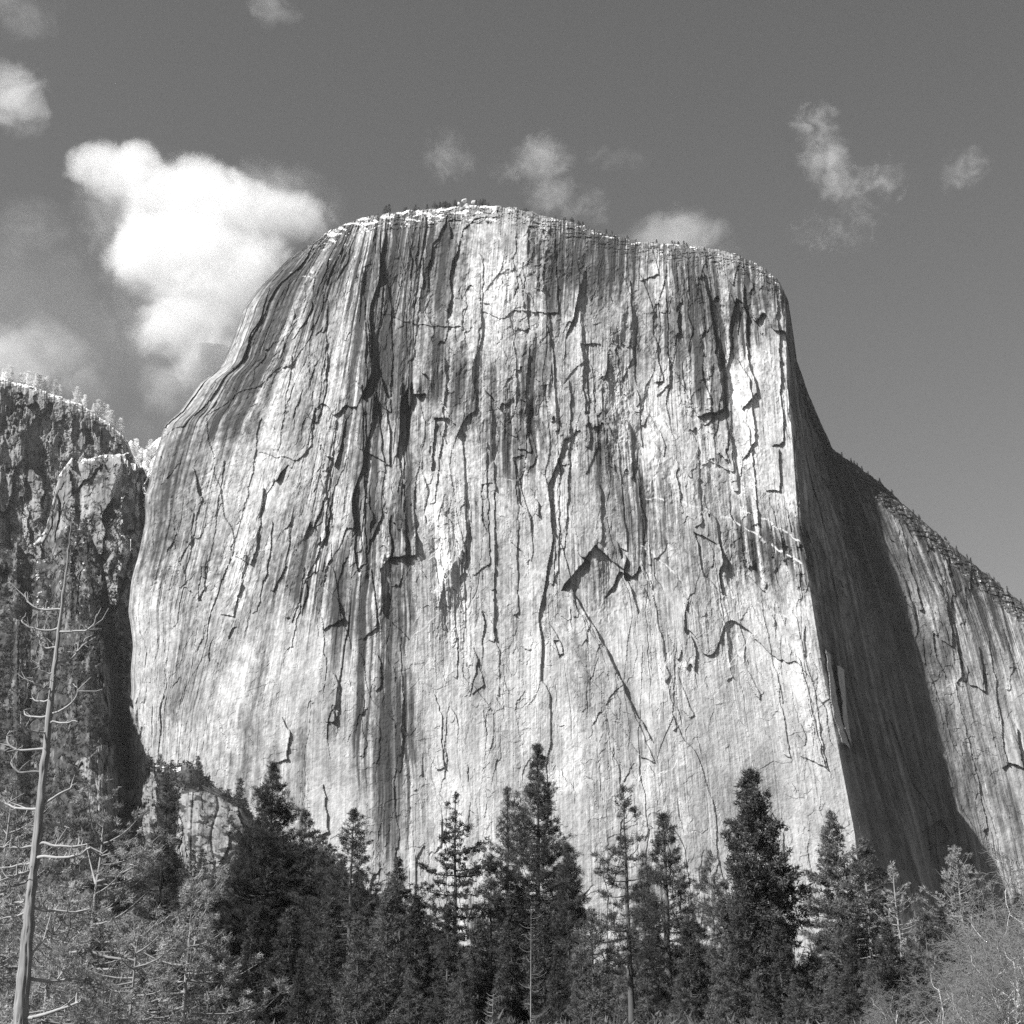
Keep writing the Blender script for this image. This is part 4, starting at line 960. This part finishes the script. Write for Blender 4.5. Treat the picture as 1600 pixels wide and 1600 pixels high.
scatter(CL, list(rt.uniform(600, 712, 26)) + list(rt.uniform(742, 765, 5)), "dark", 17, "summit_pine", "small pine on the summit rim left of or beside the boulder pile", "small pines on the summit rim")
scatter(CL, list(rt.uniform(780, 1090, 30)), "dark", 9.5, "summit_pine", "tiny pine on the summit rim right of the boulder pile", "tiny pines along the right part of the rim")
scatter(CL, list(rt.uniform(530, 600, 4)), "dark", 7, "summit_pine", "tiny pine on the snowy left shoulder of the summit", "tiny pines on the left shoulder")
scatter(CL, list(rt.uniform(1310, 1640, 34)), "dark", 8, "shoulder_pine", "tiny pine on the sloping right shoulder of the mountain", "tiny pines on the right shoulder")
scatter(RIMI, [4, 8, 14, 18, 30, 36, 42, 55, 60, 66, 72, 85, 92, 118, 124, 131, 146, 152, 158, 166, 172, 176, 180, 186, 189], "frost", 25, "frosted_pine", "snow dusted pine on the edge of the canyon rim at the left", "frosted pines on the canyon rim")
Xg, Yg, Dg = GULI
for j in range(46):
    r_ = int(Xg.shape[0] * rt.uniform(.78, 1)) - 1
    scatter(GULI, [rt.uniform(178, 250)], "frost", 22, "gully_pine", "snow covered pine in the bright gully between rim and monolith", "snow covered pines in the gully", row=r_, behind=(0, 3))
# the brushy slope: its larger trees one by one, the brush as one growth
Xs, Ys, Ds = SLI
mo = outc(Xs, Ys)
cnt = 0
while cnt < 230:
    r_ = int(rt.integers(20, Xs.shape[0])); c_ = int(rt.integers(0, Xs.shape[1]))
    X_, Y_ = Xs[r_, c_], Ys[r_, c_]
    if mo[r_, c_] or X_ < -20 or X_ > 640 or Y_ > 1500: continue
    p = [float(v) for v in at(X_, Y_, Ds[r_, c_])]
    o = link("slope_tree", TINY["slope"][int(rt.integers(2))]); h = rt.uniform(9, 25); s_ = h / 16
    o.location = (p[0], p[1], p[2] - 1.5); o.scale = (s_ * 1.1, s_ * 1.1, s_); o.rotation_euler.z = rt.uniform(0, 6.28)
    tag(o, "small dark tree growing on the steep left slope", "tree", "small trees on the left slope"); cnt += 1
for X_, Y_, w_ in [(268, 1196, 12), (280, 1198, 10), (296, 1202, 13), (312, 1212, 10), (318, 1222, 12), (330, 1232, 13), (344, 1240, 12), (356, 1246, 14), (372, 1254, 15), (384, 1262, 13), (212, 1172, 12), (224, 1180, 12), (236, 1188, 10), (205, 1162, 10)]:
    i = int(np.argmin(np.abs(Xs[-1] - X_))); p = [float(v) for v in at(X_, Y_ + 4, Ds[-1, i] - 6)]
    o = link("shrub", TINY["slope"][1]); s_ = w_ / 16; o.location = (p[0], p[1], p[2] - 3); o.scale = (s_ * 1.5, s_ * 1.5, s_ * .8); o.rotation_euler.z = X_
    tag(o, "dark rounded shrub on the crest of the outcrop against the pale cliff", "shrub", "shrubs on the outcrop crest")
def on_sheet(info, n, cond):
    X, Y, D = info; out = []
    r_ = rt.integers(2, X.shape[0], n); c_ = rt.integers(0, X.shape[1], n)
    m = cond(X[r_, c_], Y[r_, c_], r_, c_)
    return np.stack(at(X[r_, c_][m], Y[r_, c_][m], D[r_, c_][m]), 1)
nb_ = lambda X, Y: fbm(X / 30, Y / 24, 4, 901) > -0.12
Cb = on_sheet(SLI, 30000, lambda X, Y, r, c: ~mo[r, c] & nb_(X, Y) & (X > -40) & (X < 700))
Cb2 = on_sheet(BUTI, 5000, lambda X, Y, r, c: (Y > 790) & (fbm(X / 20, Y / 18, 3, 903) > 0.05))
Cb3 = on_sheet(RIMI, 5000, lambda X, Y, r, c: (Y > 760 - 0.5 * X) & (fbm(X / 20, Y / 18, 3, 905) > -.1) & (X > -40) & (Y > 700))  # dark brush here also stands in for the shadow below the rim
C = np.concatenate([Cb, Cb2, Cb3]); rb = np.random.default_rng(4)
C[:, 2] += 1.0; C[:, 1] -= 0.8
bm_ = blade_mesh("slope_brush", C, np.tile([[0, -.2, .6]], (len(C), 1)), 3.2, .7, 8, rb, leaf_dark, .4)
tag(link("slope_brush", bm_), "dark evergreen brush and small trees covering the steep left slope", None, None, "stuff")

# talus forest behind the near trees, and the brush under them
cnt = 0
FM = [tiny("far_pine", 20, 4.0, 97, leaf_dark, .6), tiny("far_pine", 20, 4.6, 98, leaf_dark, .5)]
while cnt < 280:
    y = rt.uniform(300, 950); x = rt.uniform(-.42, .42) * y
    z = float(ground_z(np.array([x]), np.array([y]))[0]); h = rt.uniform(9, 17) + 3 * (y < 500)
    o = link("far_pine", FM[int(rt.integers(2))]); s_ = h / 20; o.location = (x, y, z - .3); o.scale = (s_, s_, s_); o.rotation_euler.z = rt.uniform(0, 6.28)
    tag(o, "dark pine of the talus wood glimpsed between the nearer trunks", "tree", "pines of the talus wood"); cnt += 1
n = 26000
y = rt.uniform(95, 420, n); x = rt.uniform(-.44, .44, n) * y
hgt = 3.4 * (0.55 + 0.7 * fbm(x / 14, y / 14, 3, 911)) + (y - 95) * 0.006
C = np.stack([x, y, ground_z(x, y) + hgt * rt.uniform(.15, 1, n)], 1)
y2 = rt.uniform(400, 1040, 16000); x2 = rt.uniform(-.3, .44, 16000) * y2
C2 = np.stack([x2, y2, ground_z(x2, y2) + rt.uniform(0, 1, 16000) * (3 + 3 * fbm(x2 / 20, y2 / 20, 3, 913))], 1)
tag(link("talus_brush", blade_mesh("talus_brush", C2, np.tile([[0, 0, .8]], (16000, 1)), 2.4, .45, 8, rb, leaf_dark, .3)), "dark brush on the talus below the cliff", None, None, "stuff")
bm_ = blade_mesh("undergrowth", C, np.tile([[0, 0, .8]], (n, 1)), .8, .09, 8, rb, leaf_mid, .3)
tag(link("undergrowth", bm_), "dense low brush under the trees along the bottom edge", None, None, "stuff")

# ---------------------------------------------------------------- boulder pile on the summit
stone = plain_material("summit_granite", 0.5, 0.3, 0.25)
def boulder(x0, y0, w_, h_, lab, seed, grp="boulders piled on the summit"):
    i = int(np.argmin(np.abs(CL[0][-1] - x0))); D = float(CL[2][-1, i]) + 6
    import bmesh
    bm = bmesh.new(); bmesh.ops.create_icosphere(bm, subdivisions=3, radius=1.0)
    rr = np.random.default_rng(seed); pl = rr.normal(size=(11, 3)); pl /= np.linalg.norm(pl, axis=1)[:, None]; of = rr.uniform(.62, .9, 11)
    for v in bm.verts:
        p = np.array(v.co)
        for a_, o_ in zip(pl, of):
            e_ = p.dot(a_) - o_
            if e_ > 0: p = p - a_ * e_ * .92
        v.co = Vector(p * (1 + 0.03 * mnoise.noise(Vector(p) * 3)))
    me = bpy.data.meshes.new("boulder"); bm.to_mesh(me); bm.free(); me.materials.append(stone)
    o = link("boulder", me); o.location = [float(v) for v in at(x0, y0, D)]; m = D / F * .5
    o.scale = (w_ * m, w_ * m * .9, h_ * m); o.rotation_euler.z = seed
    tag(o, lab, "boulder", grp)
for k, (x0, y0, w_, h_, lab) in enumerate([(726, 314, 13, 9, "topmost boulder of the summit pile"), (716, 320, 12, 11, "left boulder below the topmost one of the summit pile"), (729, 322, 13, 10, "middle boulder under the topmost one of the summit pile"),
      (741, 317, 12, 10, "leaning boulder standing apart right of the summit pile"), (709, 326, 14, 9, "low boulder at the left foot of the summit pile"), (720, 330, 15, 9, "low boulder at the front of the summit pile"), (734, 329, 14, 8, "low boulder at the right foot of the summit pile"), (745, 326, 12, 7, "flat boulder beneath the leaning one")]):
    boulder(x0, y0, w_, h_, lab, 20 + k)
print("extras", time.time() - T0)
# ---------------------------------------------------------------- clouds: real volumes far beyond the mountain
def cloud(label, blobs, dens, nscale=170.0, thr=0.25, amp=1.5, D=5200.0, deep=1.0, seed=0.0, gain=1.1, stretch=(1, 1, 1), dist=1.0):
    """blobs: (px, py, rx px, ry px, weight)"""
    b = np.array(blobs, float)
    cx, cy = float((b[:, 0] * b[:, 2]).sum() / b[:, 2].sum()), float((b[:, 1] * b[:, 3]).sum() / b[:, 3].sum())
    o0 = np.array([float(v) for v in at(cx, cy, D)])
    k = D / F / math.cos(math.radians(28)) * 1.02
    loc = []
    for px, py, rx, ry, w_ in blobs:
        p = np.array([float(v) for v in at(px, py, D)]) - o0
        loc.append((p, np.array([rx * k, (rx + ry) * .5 * k * deep, ry * k * 1.05]), w_))
    # hull: outermost level crossing seen from the middle
    import bmesh
    bm = bmesh.new(); bmesh.ops.create_icosphere(bm, subdivisions=4, radius=1.0)
    rmax = max(np.linalg.norm(p) + r.max() for p, r, _ in loc) * 1.4; q = np.linspace(0.02, 1, 90) * rmax
    for v in bm.verts:
        d = np.array(v.co); P = q[:, None] * d[None]
        f = np.max([1 - (((P - p) / (r * 1.22)) ** 2).sum(1) for p, r, _ in loc], 0)
        ok = np.nonzero(f > 0)[0]
        v.co = Vector(d * (q[ok[-1]] if len(ok) else q[2]))
    me = bpy.data.meshes.new("cloud"); bm.to_mesh(me); bm.free()
    o = link("cloud", me); o.location = o0.tolist()
    tag(o, label, "cloud", "clouds in the sky")
    m = bpy.data.materials.new("cloud_vapour"); m.use_nodes = True; t = m.node_tree; t.nodes.clear()
    out = N(t, "ShaderNodeOutputMaterial"); pv = N(t, "ShaderNodeVolumePrincipled")
    pv.inputs["Color"].default_value = (1, 1, 1, 1); pv.inputs["Anisotropy"].default_value = 0.0
    tc = N(t, "ShaderNodeTexCoord")
    off = N(t, "ShaderNodeVectorMath", operation='ADD'); off.inputs[1].default_value = (seed * 777.0, seed * 311.0, 0)
    t.links.new(tc.outputs["Object"], off.inputs[0])
    w1 = noise_node(t, off.outputs[0], 1 / (nscale * 1.6), 3, .5)
    s1 = N(t, "ShaderNodeVectorMath", operation='SUBTRACT'); s1.inputs[1].default_value = (.5, .5, .5); t.links.new(w1.outputs["Color"], s1.inputs[0])
    s2 = N(t, "ShaderNodeVectorMath", operation='SCALE'); s2.inputs["Scale"].default_value = nscale * 1.1; t.links.new(s1.outputs[0], s2.inputs[0])
    wv = N(t, "ShaderNodeVectorMath", operation='ADD'); t.links.new(tc.outputs["Object"], wv.inputs[0]); t.links.new(s2.outputs[0], wv.inputs[1])
    acc = None
    for p, r, w_ in loc:
        a1 = N(t, "ShaderNodeVectorMath", operation='SUBTRACT'); a1.inputs[1].default_value = p.tolist(); t.links.new(wv.outputs[0], a1.inputs[0])
        a2 = N(t, "ShaderNodeVectorMath", operation='DIVIDE'); a2.inputs[1].default_value = r.tolist(); t.links.new(a1.outputs[0], a2.inputs[0])
        a3 = N(t, "ShaderNodeVectorMath", operation='DOT_PRODUCT'); t.links.new(a2.outputs[0], a3.inputs[0]); t.links.new(a2.outputs[0], a3.inputs[1])
        f = math_node(t, 'MULTIPLY', math_node(t, 'SUBTRACT', 1.0, a3.outputs["Value"], clamp=True), w_)
        acc = f if acc is None else math_node(t, 'MAXIMUM', acc, f)
    n1 = noise_node(t, off.outputs[0], 1 / nscale, 9, .68)
    n1.inputs["Distortion"].default_value = dist
    nn = math_node(t, 'MULTIPLY_ADD', n1.outputs[0], amp, -0.5 * amp - thr)
    v = math_node(t, 'ADD', acc, nn)
    v = math_node(t, 'MULTIPLY', v, math_node(t, 'MINIMUM', math_node(t, 'MULTIPLY', acc, 4.0), 1.0))
    v = math_node(t, 'MULTIPLY', math_node(t, 'MINIMUM', math_node(t, 'MAXIMUM', math_node(t, 'MULTIPLY', v, gain), 0.0), 1.0), dens)
    t.links.new(v, pv.inputs["Density"]); t.links.new(pv.outputs[0], out.inputs["Volume"])
    me.materials.append(m)
    return o
cloud("largest bright white cloud rising left of the summit", [(190, 272, 88, 52, 1), (290, 308, 130, 68, 1), (385, 335, 115, 62, 1), (458, 345, 80, 44, .75), (285, 395, 140, 90, 1.2), (350, 440, 135, 105, 1.2), (305, 505, 110, 70, 1), (330, 560, 100, 52, .8), (138, 246, 42, 34, .7)], 0.016, 140, 0.18, 2.3, deep=.8, seed=1, gain=.9, dist=.5)
cloud("thin bright veil around the largest cloud", [(230, 330, 150, 110, .7), (270, 470, 130, 120, .7), (430, 320, 120, 70, .8), (290, 590, 110, 70, .6)], 0.0016, 120, .2, 2.4, deep=1.0, seed=21, gain=.9)
cloud("grey wispy tail hanging under the largest cloud by the cliff edge", [(265, 610, 75, 60, .6), (235, 665, 60, 35, .5), (330, 590, 60, 40, .5)], 0.0021, 180, 0.21, 2.73, seed=2)
cloud("white cloud cut by the upper left frame edge", [(15, 150, 80, 65, 1), (50, 170, 45, 35, .7)], 0.0046, 135, 0.36, 3.15, seed=3)
cloud("pale grey cloud low on the left above the canyon rim", [(30, 560, 130, 60, .9), (110, 600, 60, 40, .5)], 0.0029, 171, 0.26, 2.94, seed=4)
cloud("faint veil of cloud on the left between two brighter clouds", [(40, 360, 90, 55, .7), (100, 420, 60, 40, .4)], 0.0007, 198, 0.26, 2.94, seed=5)
cloud("very faint broad veil low on the left side of the sky", [(60, 480, 200, 110, .7), (150, 560, 140, 90, .6)], 0.0003, 330, .0, 1.4, seed=17)
cloud("faint wisp at the top edge left of centre", [(425, 10, 60, 34, .8)], 0.0026, 117, 0.36, 3.36, seed=6)
cloud("faint wisp in the upper left corner", [(30, 20, 90, 45, .7)], 0.0013, 162, 0.36, 2.94, seed=7)
cloud("tiny wisp left of the middle cloud above the summit", [(698, 248, 51, 46, .9), (690, 215, 38, 19, .5)], 0.0029, 90, 0.46, 3.57, gain=.85, dist=1.4, seed=8)
cloud("small torn cloud above the summit's right part", [(845, 248, 66, 43, 1), (800, 262, 46, 34, .6), (862, 300, 61, 36, .8), (915, 325, 70, 29, .7)], 0.0039, 99, 0.38, 3.36, gain=.85, dist=1.4, seed=9)
cloud("rounded grey cloud peeking over the right brow of the cliff", [(1055, 375, 96, 51, 1), (1000, 385, 64, 34, .6), (1110, 390, 64, 29, .5)], 0.0044, 135, 0.31, 2.73, gain=.85, dist=1.4, seed=10)
cloud("tall ragged cloud high on the right", [(1275, 190, 48, 43, 1), (1290, 245, 53, 51, 1), (1320, 290, 66, 41, .9), (1385, 278, 43, 39, .8), (1300, 365, 89, 31, .55), (1350, 330, 51, 31, .5)], 0.0044, 86, 0.46, 3.99, gain=.85, dist=1.4, seed=11)
cloud("tiny cloud near the right edge", [(1510, 262, 53, 36, .9), (1490, 285, 30, 24, .6)], 0.0034, 81, 0.46, 3.78, gain=.85, dist=1.4, seed=12)
cloud("barely visible wisp right of the small torn cloud", [(965, 248, 64, 26, .7)], 0.0013, 99, 0.41, 3.36, gain=.85, dist=1.4, seed=13)
